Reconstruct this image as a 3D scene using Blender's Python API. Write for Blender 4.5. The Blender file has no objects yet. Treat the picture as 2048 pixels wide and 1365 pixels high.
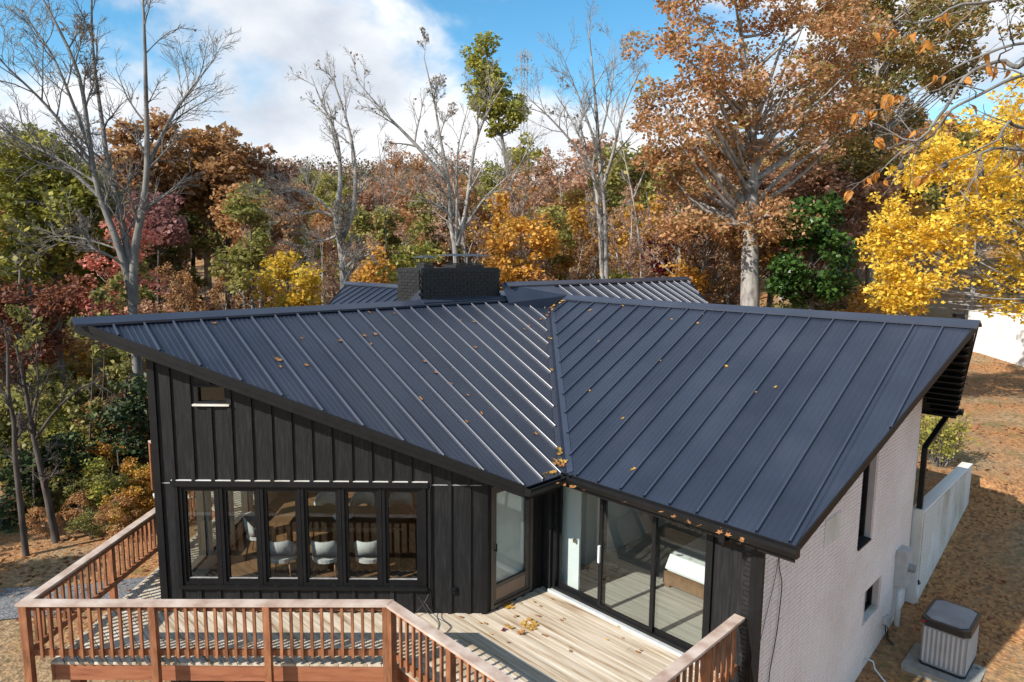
import bpy, math, random
import numpy as np
from mathutils import Vector, Matrix
rad = math.radians
sc = bpy.context.scene
col = sc.collection

# ------------------------------------------------------------------ camera
CAMZ = 5.65
FPX, PITCH, ROLL = 1307.17, 0.1286, 0.0078
cam = bpy.data.cameras.new('camera'); camo = bpy.data.objects.new('camera', cam); col.objects.link(camo)
cam.sensor_width = 36.0; cam.lens = FPX / 2048 * 36.0; cam.clip_start = 0.05; cam.clip_end = 2000
camo.matrix_world = Matrix.Translation((0, 0, CAMZ)) @ Matrix.Rotation(math.pi / 2 - PITCH, 4, 'X') @ Matrix.Rotation(ROLL, 4, 'Z')
sc.camera = camo

# ------------------------------------------------------------------ world, sun, exposure
SUN_EL = rad(35.0); SUN_H = Vector((-0.809, -0.588, 0)).normalized()
sun_dir = Vector((SUN_H.x * math.cos(SUN_EL), SUN_H.y * math.cos(SUN_EL), math.sin(SUN_EL)))
world = bpy.data.worlds.new('World'); sc.world = world; world.use_nodes = True
wn = world.node_tree.nodes; wl = world.node_tree.links
wn.clear()
wout = wn.new('ShaderNodeOutputWorld'); bg = wn.new('ShaderNodeBackground'); bg.inputs[1].default_value = 0.15
sky = wn.new('ShaderNodeTexSky'); sky.sky_type = 'NISHITA'; sky.sun_disc = False
sky.sun_elevation = SUN_EL; sky.sun_rotation = math.atan2(sun_dir.x, sun_dir.y); sky.altitude = 300
sky.air_density = 1.0; sky.dust_density = 0.2; sky.ozone_density = 2.0
tc = wn.new('ShaderNodeTexCoord')
mp = wn.new('ShaderNodeMapping'); mp.inputs['Location'].default_value = (1.81689395, -0.05456839, 2.82335996); mp.inputs['Scale'].default_value = (1.0, 1.0, 1.7); mp.inputs['Rotation'].default_value = (0, 0, -0.22)
wl.new(tc.outputs['Generated'], mp.inputs[0])
n1 = wn.new('ShaderNodeTexNoise'); n1.inputs['Scale'].default_value = 2.6; n1.inputs['Detail'].default_value = 9; n1.inputs['Roughness'].default_value = 0.52; n1.inputs['Distortion'].default_value = 0.25
wl.new(mp.outputs[0], n1.inputs['Vector'])
cr = wn.new('ShaderNodeValToRGB'); cr.color_ramp.elements[0].position = 0.455; cr.color_ramp.elements[1].position = 0.57
cr.color_ramp.interpolation = 'EASE'
wl.new(n1.outputs['Fac'], cr.inputs[0])
n2 = wn.new('ShaderNodeTexNoise'); n2.inputs['Scale'].default_value = 5.0; n2.inputs['Detail'].default_value = 6
wl.new(mp.outputs[0], n2.inputs['Vector'])
cr2 = wn.new('ShaderNodeValToRGB'); cr2.color_ramp.elements[0].position = 0.36; cr2.color_ramp.elements[1].position = 0.66
cr2.color_ramp.elements[0].color = (2.5, 2.75, 3.15, 1); cr2.color_ramp.elements[1].color = (4.3, 4.35, 4.45, 1)
wl.new(n2.outputs['Fac'], cr2.inputs[0])
mx = wn.new('ShaderNodeMix'); mx.data_type = 'RGBA'
wl.new(cr.outputs[0], mx.inputs['Factor']); hsv = wn.new('ShaderNodeHueSaturation'); hsv.inputs['Saturation'].default_value = 1.28; hsv.inputs['Value'].default_value = 0.80; hsv.inputs['Hue'].default_value = 0.485; wl.new(sky.outputs[0], hsv.inputs['Color']); wl.new(hsv.outputs[0], mx.inputs['A']); wl.new(cr2.outputs[0], mx.inputs['B'])
wl.new(mx.outputs['Result'], bg.inputs[0]); wl.new(bg.outputs[0], wout.inputs[0])

sl = bpy.data.lights.new('sun', 'SUN'); sl.energy = 4.1; sl.angle = rad(0.55); sl.color = (1.0, 0.945, 0.87)
so = bpy.data.objects.new('sun', sl); col.objects.link(so); so.location = (-20, -20, 30)
so.rotation_euler = (-sun_dir).to_track_quat('-Z', 'Y').to_euler()
sc.view_settings.view_transform = 'Standard'; sc.view_settings.look = 'None'
sc.view_settings.exposure = 0.78; sc.view_settings.gamma = 1.0; sc.view_settings.use_curve_mapping = False
sc.cycles.max_bounces = 7; sc.cycles.transparent_max_bounces = 12; sc.cycles.diffuse_bounces = 3; sc.cycles.glossy_bounces = 3
sc.cycles.caustics_reflective = False; sc.cycles.caustics_refractive = False

# ------------------------------------------------------------------ house frame: a along the left ridge, b along the right ridge
J = np.array([0.8886, 16.3327]); AZ = 0.7923
dR = np.array([math.cos(AZ), -math.sin(AZ)]); dL = np.array([-math.sin(AZ), -math.cos(AZ)])
ZR, M, WR = 4.677, 0.513, 4.61
def hp(a, b, z=0.0):
    q = J + dL * a + dR * b
    return (q[0], q[1], z)
def h2(a, b): return J + dL * a + dR * b
def ab(x, y):
    q = np.array([x, y]) - J
    return float(q @ dL), float(q @ dR)
def ray(px, py):
    X, Y = px - 1024, py - 682.5; c, s = math.cos(ROLL), math.sin(ROLL)
    u = (c * X + s * Y) / FPX; v = (-s * X + c * Y) / FPX
    return np.array([u, math.cos(PITCH) - v * math.sin(PITCH), -math.sin(PITCH) - v * math.cos(PITCH)])
def at(px, py, depth):
    d = ray(px, py); return d * (depth / d[1]) + np.array([0, 0, CAMZ])
def atz(px, py, z):
    d = ray(px, py); return d * ((z - CAMZ) / d[2]) + np.array([0, 0, CAMZ])

# ------------------------------------------------------------------ materials
def nodes_of(name):
    m = bpy.data.materials.new(name); m.use_nodes = True
    nt = m.node_tree; b = nt.nodes['Principled BSDF']
    return m, nt, b
MATS = {}
def ramp(nt, cols, lo=0.3, hi=0.7):
    r = nt.nodes.new('ShaderNodeValToRGB'); e = r.color_ramp.elements
    n = len(cols)
    while len(e) < n: e.new(0.5)
    for i, c in enumerate(cols):
        e[i].position = lo + (hi - lo) * i / max(1, n - 1); e[i].color = (*c, 1)
    return r
def pm(name, cols, scale=4, stretch=(1, 1, 1), rot=0, rough=0.6, bump=0.0, bscale=None, spec=0.5, metal=0.0, lo=0.3, hi=0.7, objvar=0.0, detail=5, bdist=0.01):
    m, nt, b = nodes_of(name)
    t = nt.nodes.new('ShaderNodeTexCoord'); mpn = nt.nodes.new('ShaderNodeMapping')
    mpn.inputs['Scale'].default_value = stretch; mpn.inputs['Rotation'].default_value = (0, 0, rot)
    mpn.vector_type = 'POINT'
    if rot:
        mr = nt.nodes.new('ShaderNodeMapping'); mr.inputs['Rotation'].default_value = (0, 0, rot)
        nt.links.new(t.outputs['Object'], mr.inputs[0]); mpn.inputs['Rotation'].default_value = (0, 0, 0)
        nt.links.new(mr.outputs[0], mpn.inputs[0])
    else:
        nt.links.new(t.outputs['Object'], mpn.inputs[0])
    n = nt.nodes.new('ShaderNodeTexNoise'); n.inputs['Scale'].default_value = scale; n.inputs['Detail'].default_value = detail
    nt.links.new(mpn.outputs[0], n.inputs['Vector'])
    r = ramp(nt, cols, lo, hi); nt.links.new(n.outputs['Fac'], r.inputs[0])
    last = r.outputs[0]
    if objvar:
        oi = nt.nodes.new('ShaderNodeObjectInfo'); mr_ = nt.nodes.new('ShaderNodeMapRange')
        mr_.inputs['To Min'].default_value = 1 - objvar; mr_.inputs['To Max'].default_value = 1 + objvar
        nt.links.new(oi.outputs['Random'], mr_.inputs[0])
        hs = nt.nodes.new('ShaderNodeHueSaturation'); nt.links.new(mr_.outputs[0], hs.inputs['Value']); nt.links.new(last, hs.inputs['Color']); last = hs.outputs[0]
    nt.links.new(last, b.inputs['Base Color'])
    b.inputs['Roughness'].default_value = rough; b.inputs['Metallic'].default_value = metal; b.inputs['Specular IOR Level'].default_value = spec
    if bump:
        n2_ = nt.nodes.new('ShaderNodeTexNoise'); n2_.inputs['Scale'].default_value = bscale or scale * 4; n2_.inputs['Detail'].default_value = 4
        nt.links.new(mpn.outputs[0], n2_.inputs['Vector'])
        bp = nt.nodes.new('ShaderNodeBump'); bp.inputs['Strength'].default_value = bump; bp.inputs['Distance'].default_value = bdist
        nt.links.new(n2_.outputs['Fac'], bp.inputs['Height']); nt.links.new(bp.outputs[0], b.inputs['Normal'])
    MATS[name] = m; return m
def plain(name, c, rough=0.5, metal=0.0, spec=0.5):
    return pm(name, [tuple(x * 0.88 for x in c), tuple(min(1, x * 1.1) for x in c)], scale=7, rough=rough, metal=metal, spec=spec)
def leafmat(name, cols, trans=0.45, rough=0.55):
    m, nt, b = nodes_of(name)
    at_ = nt.nodes.new('ShaderNodeAttribute'); at_.attribute_name = 'tone'
    r = ramp(nt, cols, 0.0, 1.0); nt.links.new(at_.outputs['Fac'], r.inputs[0])
    oi = nt.nodes.new('ShaderNodeObjectInfo'); mr_ = nt.nodes.new('ShaderNodeMapRange')
    mr_.inputs['To Min'].default_value = 0.8; mr_.inputs['To Max'].default_value = 1.2
    nt.links.new(oi.outputs['Random'], mr_.inputs[0])
    hs = nt.nodes.new('ShaderNodeHueSaturation'); nt.links.new(mr_.outputs[0], hs.inputs['Value']); nt.links.new(r.outputs[0], hs.inputs['Color'])
    nt.links.new(hs.outputs[0], b.inputs['Base Color']); b.inputs['Roughness'].default_value = rough; b.inputs['Specular IOR Level'].default_value = 0.3
    tr = nt.nodes.new('ShaderNodeBsdfTranslucent'); nt.links.new(hs.outputs[0], tr.inputs[0])
    ms = nt.nodes.new('ShaderNodeMixShader'); ms.inputs[0].default_value = trans
    out = nt.nodes['Material Output']
    nt.links.new(b.outputs[0], ms.inputs[1]); nt.links.new(tr.outputs[0], ms.inputs[2]); nt.links.new(ms.outputs[0], out.inputs[0])
    MATS[name] = m; return m
def glassmat():
    m, nt, b = nodes_of('window_glass'); nt.nodes.remove(b)
    tr = nt.nodes.new('ShaderNodeBsdfTransparent'); tr.inputs[0].default_value = (0.90, 0.93, 0.92, 1)
    gl = nt.nodes.new('ShaderNodeBsdfGlossy'); gl.inputs['Roughness'].default_value = 0.01
    fr = nt.nodes.new('ShaderNodeFresnel'); ge = nt.nodes.new('ShaderNodeNewGeometry'); ior = nt.nodes.new('ShaderNodeMapRange')
    ior.inputs['To Min'].default_value = 1.5; ior.inputs['To Max'].default_value = 1 / 1.5; nt.links.new(ge.outputs['Backfacing'], ior.inputs[0]); nt.links.new(ior.outputs[0], fr.inputs[0])
    mul = nt.nodes.new('ShaderNodeMath'); mul.operation = 'MULTIPLY'; mul.inputs[1].default_value = 1.05; nt.links.new(fr.outputs[0], mul.inputs[0])
    ms = nt.nodes.new('ShaderNodeMixShader'); nt.links.new(mul.outputs[0], ms.inputs[0]); nt.links.new(tr.outputs[0], ms.inputs[1]); nt.links.new(gl.outputs[0], ms.inputs[2])
    nt.links.new(ms.outputs[0], nt.nodes['Material Output'].inputs[0]); MATS['window_glass'] = m
glassmat()
RA = AZ
pm('roof_metal', [(0.016, 0.021, 0.034), (0.021, 0.027, 0.043), (0.028, 0.034, 0.050)], scale=0.9, rough=0.36, spec=0.55, bump=0.22, bscale=1.6, objvar=0.12, bdist=0.02, detail=8)
pm('seam_metal', [(0.034, 0.042, 0.062), (0.042, 0.05, 0.074)], scale=2, rough=0.30, spec=0.8)
pm('trim_metal', [(0.026, 0.033, 0.052), (0.034, 0.042, 0.064)], scale=2, rough=0.35, spec=0.5)
pm('black_trim', [(0.0045, 0.0045, 0.005), (0.008, 0.008, 0.0085)], scale=6, rough=0.5, bump=0.15, spec=0.3)
pm('black_siding', [(0.0045, 0.0045, 0.005), (0.008, 0.008, 0.0085), (0.017, 0.0165, 0.017)], scale=3, stretch=(9, 9, 1), spec=0.35, rough=0.62, bump=0.5, bscale=10, objvar=0.2)
pm('black_brick', [(0.006, 0.006, 0.0065), (0.014, 0.014, 0.0145)], scale=9, rough=0.55, bump=0.4, bscale=40, objvar=0.3)
pm('bronze_frame', [(0.075, 0.06, 0.048), (0.10, 0.08, 0.062)], scale=3, rough=0.45)
pm('soffit_dark', [(0.010, 0.009, 0.009), (0.016, 0.014, 0.013)], scale=3, rough=0.6)
pm('mortar', [(0.50, 0.42, 0.38), (0.58, 0.495, 0.45)], scale=3, rough=0.9)
pm('white_brick', [(0.72, 0.61, 0.545), (0.79, 0.685, 0.625), (0.83, 0.735, 0.68)], scale=0.9, rough=0.75, bump=0.4, bscale=45, objvar=0.05)
pm('white_wall', [(0.66, 0.64, 0.60), (0.76, 0.75, 0.72)], scale=2, rough=0.8, bump=0.2, bscale=30)
pm('weathered_white', [(0.46, 0.40, 0.30), (0.62, 0.575, 0.50), (0.70, 0.67, 0.62), (0.74, 0.72, 0.69)], scale=1.5, stretch=(1, 1, 0.5), rough=0.8, bump=0.3, bscale=30)
pm('interior_white', [(0.70, 0.70, 0.68), (0.76, 0.76, 0.74)], scale=2, rough=0.8)
pm('track_grey', [(0.42, 0.44, 0.44), (0.52, 0.54, 0.54)], scale=9, rough=0.5)
pm('flashing_grey', [(0.22, 0.21, 0.20), (0.36, 0.35, 0.34)], scale=9, rough=0.5)
pm('door_white', [(0.78, 0.79, 0.80), (0.82, 0.83, 0.84)], scale=2, rough=0.4)
pm('deck_wood', [(0.20, 0.13, 0.075), (0.43, 0.34, 0.235), (0.53, 0.45, 0.345), (0.60, 0.53, 0.43)], scale=2.2, stretch=(0.35, 5.5, 3), rot=RA, rough=0.8, bump=0.4, bscale=9, lo=0.3, hi=0.64, objvar=0.10)
pm('rail_wood', [(0.14, 0.052, 0.022), (0.26, 0.100, 0.042), (0.35, 0.152, 0.070)], scale=3, stretch=(4, 4, 1.2), rough=0.65, bump=0.25, objvar=0.2)
pm('rim_wood', [(0.20, 0.065, 0.03), (0.29, 0.105, 0.048), (0.33, 0.13, 0.065)], scale=2.2, stretch=(1, 1, 6), rough=0.65, bump=0.25, objvar=0.08)
pm('cap_wood', [(0.30, 0.19, 0.14), (0.48, 0.37, 0.30), (0.60, 0.50, 0.43)], scale=3, stretch=(1, 1, 1), rough=0.75, bump=0.3, objvar=0.06)
pm('floor_wood', [(0.13, 0.065, 0.03), (0.22, 0.115, 0.055), (0.28, 0.15, 0.075)], scale=2, stretch=(0.4, 6, 1), rot=RA, rough=0.4)
pm('floor_grey_wood', [(0.32, 0.285, 0.24), (0.45, 0.40, 0.345), (0.53, 0.48, 0.42)], scale=2, stretch=(0.4, 7, 1), rot=RA, rough=0.45)
pm('table_wood', [(0.17, 0.09, 0.045), (0.25, 0.14, 0.07)], scale=3, stretch=(0.5, 6, 3), rough=0.45)
pm('chair_fabric', [(0.50, 0.48, 0.46), (0.58, 0.56, 0.54)], scale=30, rough=0.9, bump=0.1)
pm('bed_linen', [(0.74, 0.74, 0.74), (0.82, 0.82, 0.81)], scale=4, rough=0.9, bump=0.5, bscale=5)
plain('brass', (0.45, 0.36, 0.2), 0.3, 0.9); plain('steel_grey', (0.30, 0.31, 0.32), 0.4, 0.3)
plain('lid_grey', (0.035, 0.036, 0.04), 0.4, 0.3); plain('plastic_white', (0.7, 0.7, 0.69), 0.4); plain('cable_black', (0.015, 0.015, 0.015), 0.5)
pm('meter_grey', [(0.42, 0.40, 0.38), (0.52, 0.50, 0.48)], scale=6, rough=0.55)
pm('kick_panel', [(0.20, 0.135, 0.095), (0.26, 0.18, 0.13)], scale=5, rough=0.5)
pm('ac_slat', [(0.46, 0.46, 0.45), (0.54, 0.54, 0.53)], scale=3, rough=0.5)
pm('ac_body', [(0.24, 0.245, 0.245), (0.33, 0.33, 0.33)], scale=3, rough=0.5)
pm('ac_dark', [(0.012, 0.013, 0.015), (0.025, 0.026, 0.028)], scale=4, rough=0.4)
pm('ac_lid', [(0.20, 0.20, 0.21), (0.30, 0.30, 0.31)], scale=3, rough=0.6)
pm('concrete', [(0.22, 0.21, 0.19), (0.34, 0.33, 0.30)], scale=6, rough=0.9, bump=0.3)
pm('bark_pale', [(0.10, 0.09, 0.08), (0.27, 0.25, 0.225), (0.40, 0.37, 0.335)], scale=5, stretch=(1, 1, 0.35), rough=0.85, bump=0.5, bscale=14)
pm('bark_grey', [(0.07, 0.065, 0.06), (0.155, 0.145, 0.13), (0.22, 0.205, 0.185)], scale=5, stretch=(1, 1, 0.35), rough=0.85, bump=0.4, bscale=14)
pm('bark_dark', [(0.025, 0.02, 0.016), (0.07, 0.055, 0.045), (0.11, 0.09, 0.075)], scale=5, stretch=(1, 1, 0.35), rough=0.9, bump=0.4, bscale=14)
leafmat('leaf_rust', [(0.22, 0.11, 0.05), (0.45, 0.235, 0.1), (0.57, 0.36, 0.16)])
leafmat('leaf_oak', [(0.26, 0.18, 0.07), (0.5, 0.26, 0.115), (0.61, 0.35, 0.18), (0.32, 0.29, 0.09)])
leafmat('leaf_pinkbrown', [(0.28, 0.155, 0.1), (0.47, 0.27, 0.17), (0.56, 0.37, 0.24)])
leafmat('leaf_yellow', [(0.4, 0.36, 0.05), (0.66, 0.4, 0.04), (0.78, 0.58, 0.08), (0.8, 0.66, 0.14)], trans=0.45)
leafmat('leaf_amber', [(0.4, 0.18, 0.04), (0.63, 0.34, 0.06), (0.69, 0.47, 0.1)], trans=0.4)
leafmat('leaf_yellowgreen', [(0.17, 0.19, 0.04), (0.36, 0.35, 0.07), (0.54, 0.47, 0.1)], trans=0.4)
leafmat('leaf_olive', [(0.12, 0.13, 0.035), (0.26, 0.255, 0.07), (0.42, 0.35, 0.12)])
leafmat('leaf_olivegold', [(0.12, 0.13, 0.035), (0.25, 0.235, 0.065), (0.5, 0.29, 0.12), (0.28, 0.26, 0.07)])
leafmat('leaf_amberrust', [(0.3, 0.14, 0.05), (0.54, 0.28, 0.085), (0.62, 0.37, 0.13)])
leafmat('leaf_plum', [(0.18, 0.085, 0.085), (0.31, 0.15, 0.14), (0.4, 0.21, 0.17)])
leafmat('leaf_darkrust', [(0.10, 0.035, 0.022), (0.22, 0.085, 0.05), (0.32, 0.14, 0.08)])
leafmat('leaf_green', [(0.018, 0.045, 0.010), (0.045, 0.10, 0.02), (0.09, 0.16, 0.035)], trans=0.2, rough=0.3)
leafmat('leaf_cedar', [(0.016, 0.03, 0.012), (0.04, 0.065, 0.022), (0.09, 0.11, 0.035)], trans=0.15)
leafmat('leaf_darkred', [(0.05, 0.010, 0.012), (0.15, 0.022, 0.03), (0.28, 0.05, 0.05)])
leafmat('leaf_salmon', [(0.42, 0.13, 0.1), (0.66, 0.26, 0.2), (0.7, 0.4, 0.25)], trans=0.4)
leafmat('leaf_brown', [(0.2, 0.14, 0.085), (0.35, 0.25, 0.15), (0.46, 0.35, 0.22)])
leafmat('leaf_litter', [(0.12, 0.05, 0.025), (0.30, 0.12, 0.04), (0.46, 0.22, 0.07)], trans=0.1)
leafmat('leaf_persimmon', [(0.30, 0.10, 0.025), (0.52, 0.21, 0.04), (0.60, 0.30, 0.07)], trans=0.4)

# ------------------------------------------------------------------ mesh helpers
def wloc(o):
    p = Vector((0, 0, 0))
    while o is not None:
        p += o.location; o = o.parent
    return p
def tag(o, label=None, cat=None, group=None, kind=None):
    if label: o['label'] = label
    if cat: o['category'] = cat
    if group: o['group'] = group
    if kind: o['kind'] = kind
    return o
def empty(name, loc=(0, 0, 0), parent=None):
    o = bpy.data.objects.new(name, None); o.empty_display_size = 0.3; col.objects.link(o)
    o.location = loc
    if parent: o.parent = parent
    return o
def link(name, me, parent=None, loc=(0, 0, 0), rotz=0.0):
    o = bpy.data.objects.new(name, me); col.objects.link(o); o.parent = parent; o.location = loc
    if rotz: o.rotation_euler = (0, 0, rotz)
    return o
class MB:
    def __init__(s): s.v = []; s.f = []
    def add(s, vs, fs):
        n = len(s.v); s.v += [tuple(map(float, q)) for q in vs]; s.f += [tuple(i + n for i in f) for f in fs]
    def hexa(s, p):   # p: 8 points, bottom 0-3, top 4-7
        s.add(p, [(3, 2, 1, 0), (4, 5, 6, 7), (0, 1, 5, 4), (1, 2, 6, 5), (2, 3, 7, 6), (3, 0, 4, 7)])
    def box(s, c, sx, sy, sz, ux=(1, 0), z0=None):
        ux = np.array(ux, float); uy = np.array([-ux[1], ux[0]]); c = np.array(c, float)
        p = []
        for z in (c[2] - sz / 2, c[2] + sz / 2):
            for i, j in ((-1, -1), (1, -1), (1, 1), (-1, 1)):
                q = c[:2] + ux * i * sx / 2 + uy * j * sy / 2; p.append((q[0], q[1], z))
        s.hexa(p)
    def bar(s, a, b, w, h=None, up=(0, 0, 1)):
        a = np.array(a, float); b = np.array(b, float); h = h or w
        d = b - a; d /= np.linalg.norm(d); up = np.array(up, float)
        if abs(d @ up) > 0.95: up = np.array([1.0, 0, 0])
        x = np.cross(d, up); x /= np.linalg.norm(x); y = np.cross(x, d)
        p = []
        for q in (a, b):
            for i, j in ((-1, -1), (1, -1), (1, 1), (-1, 1)): p.append(q + x * i * w / 2 + y * j * h / 2)
        s.hexa(p)
    def tube(s, pts, r, n=6, cap=True):
        pts = [np.array(q, float) for q in pts]; m = len(pts)
        if not hasattr(r, '__len__'): r = [r] * m
        base = len(s.v); u = None
        for i, q in enumerate(pts):
            d = pts[min(i + 1, m - 1)] - pts[max(i - 1, 0)]; d = d / (np.linalg.norm(d) + 1e-9)
            if u is None:
                u = np.cross(d, [0, 0, 1.0])
                if np.linalg.norm(u) < 0.1: u = np.cross(d, [1.0, 0, 0])
            u = u - d * (u @ d); u /= np.linalg.norm(u) + 1e-9; w = np.cross(d, u)
            for k in range(n):
                t = 2 * math.pi * k / n; s.v.append(tuple(q + (u * math.cos(t) + w * math.sin(t)) * r[i]))
        for i in range(m - 1):
            for k in range(n):
                k2 = (k + 1) % n; s.f.append((base + i * n + k, base + i * n + k2, base + (i + 1) * n + k2, base + (i + 1) * n + k))
        if cap:
            s.f.append(tuple(base + k for k in reversed(range(n)))); s.f.append(tuple(base + (m - 1) * n + k for k in range(n)))
    def disc(s, c, rx, ry, h, n=20, ux=(1, 0), dome=0.0):
        ux = np.array(ux, float); uy = np.array([-ux[1], ux[0]]); c = np.array(c, float); base = len(s.v)
        for z in (0, h):
            for k in range(n):
                t = 2 * math.pi * k / n; q = c[:2] + ux * rx * math.cos(t) + uy * ry * math.sin(t); s.v.append((q[0], q[1], c[2] + z))
        s.v.append((c[0], c[1], c[2] + h + dome))
        for k in range(n):
            k2 = (k + 1) % n
            s.f.append((base + k, base + k2, base + n + k2, base + n + k)); s.f.append((base + n + k, base + n + k2, base + 2 * n))
        s.f.append(tuple(base + k for k in reversed(range(n))))
    def mesh(s, name, mat, off=(0, 0, 0), smooth=False):
        me = bpy.data.meshes.new(name)
        v = np.array(s.v, float) - np.array(off, float)
        me.from_pydata(v.tolist(), [], s.f)
        if mat: me.materials.append(MATS[mat])
        if smooth:
            me.polygons.foreach_set('use_smooth', [True] * len(me.polygons))
        me.update(); return me
    def build(s, name, mat, parent=None, smooth=False, loc=None):
        pl = wloc(parent)
        if loc is not None:
            me = s.mesh(name, mat, loc, smooth); return link(name, me, parent, tuple(np.array(loc) - np.array(pl)))
        return link(name, s.mesh(name, mat, pl, smooth), parent)
def np_mesh(name, v, f, mat, tone=None, smooth=False):
    """v (N,3), f (M,4) or (M,3)"""
    me = bpy.data.meshes.new(name); k = f.shape[1]
    me.vertices.add(len(v)); me.vertices.foreach_set('co', np.ascontiguousarray(v, dtype=np.float32).ravel())
    me.loops.add(f.size); me.loops.foreach_set('vertex_index', np.ascontiguousarray(f, dtype=np.int32).ravel())
    me.polygons.add(len(f)); me.polygons.foreach_set('loop_start', np.arange(0, f.size, k, dtype=np.int32))
    me.polygons.foreach_set('loop_total', np.full(len(f), k, dtype=np.int32))
    if smooth: me.polygons.foreach_set('use_smooth', np.ones(len(f), dtype=bool))
    if tone is not None:
        a = me.attributes.new('tone', 'FLOAT', 'FACE'); a.data.foreach_set('value', np.ascontiguousarray(tone, dtype=np.float32))
    me.materials.append(MATS[mat]); me.update(calc_edges=True); return me
# ------------------------------------------------------------------ terrain
def sstep(x): x = np.clip(x, 0, 1); return x * x * (3 - 2 * x)
def hgt(x, y):
    x = np.asarray(x, float); y = np.asarray(y, float)
    a = (x - J[0]) * dL[0] + (y - J[1]) * dL[1]; b = (x - J[0]) * dR[0] + (y - J[1]) * dR[1]
    lowz = np.interp(a, [-250, -80, -41, -25, -12, -8.6, -3.5, 0, 20, 400], [30, 8.0, 2.4, 0.36, 0, -0.48, -1.65, -2.1, -2.1, -4])
    upz = np.interp(a, [-250, -80, -41, -25, -12, -3.2, 3.0, 400], [30, 8.0, 2.4, 0.36, 0.08, -0.1, -2.1, -3])
    wid = np.interp(a, [-14, -8.4, -8.2, 20], [5.0, 1.5, 0.12, 0.12])
    w = sstep((b - np.where(a > -3.42, 7.30, 7.52)) / wid)
    zr_ = upz * (1 - w) + lowz * w
    zl = np.interp(y, [-100, 18, 30, 60, 120, 250], [-2.3, -2.0, -1.9, 0.5, 8.0, 30])
    wl_ = sstep((-x - 3) / 8.0)
    z = zr_ * (1 - wl_) + zl * wl_
    far = sstep((np.hypot(x, y - 12) - 14) / 20)
    z = z + far * (0.25 * np.sin(x * 0.31 + 1.3) * np.cos(y * 0.27) + 0.12 * np.sin(x * 0.9 + y * 0.7))
    return z
def ground_mat():
    m, nt, b = nodes_of('leafy_ground')
    t = nt.nodes.new('ShaderNodeTexCoord')
    def noise(s, d=6): 
        n = nt.nodes.new('ShaderNodeTexNoise'); n.inputs['Scale'].default_value = s; n.inputs['Detail'].default_value = d; nt.links.new(t.outputs['Object'], n.inputs['Vector']); return n
    a_ = noise(0.35); b_ = noise(9, 8); v = nt.nodes.new('ShaderNodeTexVoronoi'); v.inputs['Scale'].default_value = 16; nt.links.new(t.outputs['Object'], v.inputs['Vector'])
    soil = ramp(nt, [(0.14, 0.092, 0.052), (0.28, 0.19, 0.105), (0.40, 0.285, 0.16)], 0.3, 0.7); nt.links.new(b_.outputs['Fac'], soil.inputs[0])
    leaf = ramp(nt, [(0.12, 0.06, 0.03), (0.33, 0.15, 0.06), (0.45, 0.235, 0.10), (0.20, 0.11, 0.055)], 0.1, 0.9); nt.links.new(v.outputs['Color'], leaf.inputs[0])
    msk = ramp(nt, [(0, 0, 0), (1, 1, 1)], 0.43, 0.60)
    add = nt.nodes.new('ShaderNodeMath'); add.operation = 'ADD'; sub = nt.nodes.new('ShaderNodeMath'); sub.operation = 'MULTIPLY_ADD'
    sub.inputs[1].default_value = 0.35; sub.inputs[2].default_value = -0.17; nt.links.new(b_.outputs['Fac'], sub.inputs[0])
    nt.links.new(a_.outputs['Fac'], add.inputs[0]); nt.links.new(sub.outputs[0], add.inputs[1]); nt.links.new(add.outputs[0], msk.inputs[0])
    mixn = nt.nodes.new('ShaderNodeMix'); mixn.data_type = 'RGBA'
    nt.links.new(msk.outputs[0], mixn.inputs['Factor']); nt.links.new(soil.outputs[0], mixn.inputs['A']); nt.links.new(leaf.outputs[0], mixn.inputs['B'])
    g = noise(0.9, 7); gm = ramp(nt, [(0, 0, 0), (1, 1, 1)], 0.56, 0.70); nt.links.new(g.outputs['Fac'], gm.inputs[0])
    mix2 = nt.nodes.new('ShaderNodeMix'); mix2.data_type = 'RGBA'; mix2.inputs['B'].default_value = (0.13, 0.12, 0.04, 1)
    mg = nt.nodes.new('ShaderNodeMath'); mg.operation = 'MULTIPLY'; mg.inputs[1].default_value = 0.6; nt.links.new(gm.outputs[0], mg.inputs[0])
    nt.links.new(mg.outputs[0], mix2.inputs['Factor']); nt.links.new(mixn.outputs['Result'], mix2.inputs['A'])
    nt.links.new(mix2.outputs['Result'], b.inputs['Base Color']); b.inputs['Roughness'].default_value = 0.95; b.inputs['Specular IOR Level'].default_value = 0.15
    bp = nt.nodes.new('ShaderNodeBump'); bp.inputs['Strength'].default_value = 0.45; bp.inputs['Distance'].default_value = 0.04
    nt.links.new(v.outputs['Distance'], bp.inputs['Height']); nt.links.new(bp.outputs[0], b.inputs['Normal'])
    MATS['leafy_ground'] = m
ground_mat()
def axis(lo, hi, extra, c):
    s = []
    for k in range(70):
        d = 0.5 * k if k < 40 else 20 * 1.115 ** (k - 40)
        s += [c + d, c - d]
    return np.unique(np.round([q for q in s + extra if lo <= q <= hi], 3))
A_ = axis(-330, 330, [-8.4, -8.2, -3.2, -3.40, -3.44, -330, 330], -4.0); B_ = axis(-330, 330, [7.28, 7.31, 7.34, 7.37, 7.40, 7.43, 7.50, 7.53, 7.56, 7.59, 7.62, 7.65, -330, 330], 4.0)
ga, gb = np.meshgrid(A_, B_, indexing='ij')
gx = J[0] + dL[0] * ga + dR[0] * gb; gy = J[1] + dL[1] * ga + dR[1] * gb
gv = np.stack([gx, gy, hgt(gx, gy)], -1).reshape(-1, 3)
na, nb = len(A_), len(B_); ii, jj = np.meshgrid(np.arange(na - 1), np.arange(nb - 1), indexing='ij'); i0 = (ii * nb + jj).ravel()
gf = np.stack([i0, i0 + nb, i0 + nb + 1, i0 + 1], -1)
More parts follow.
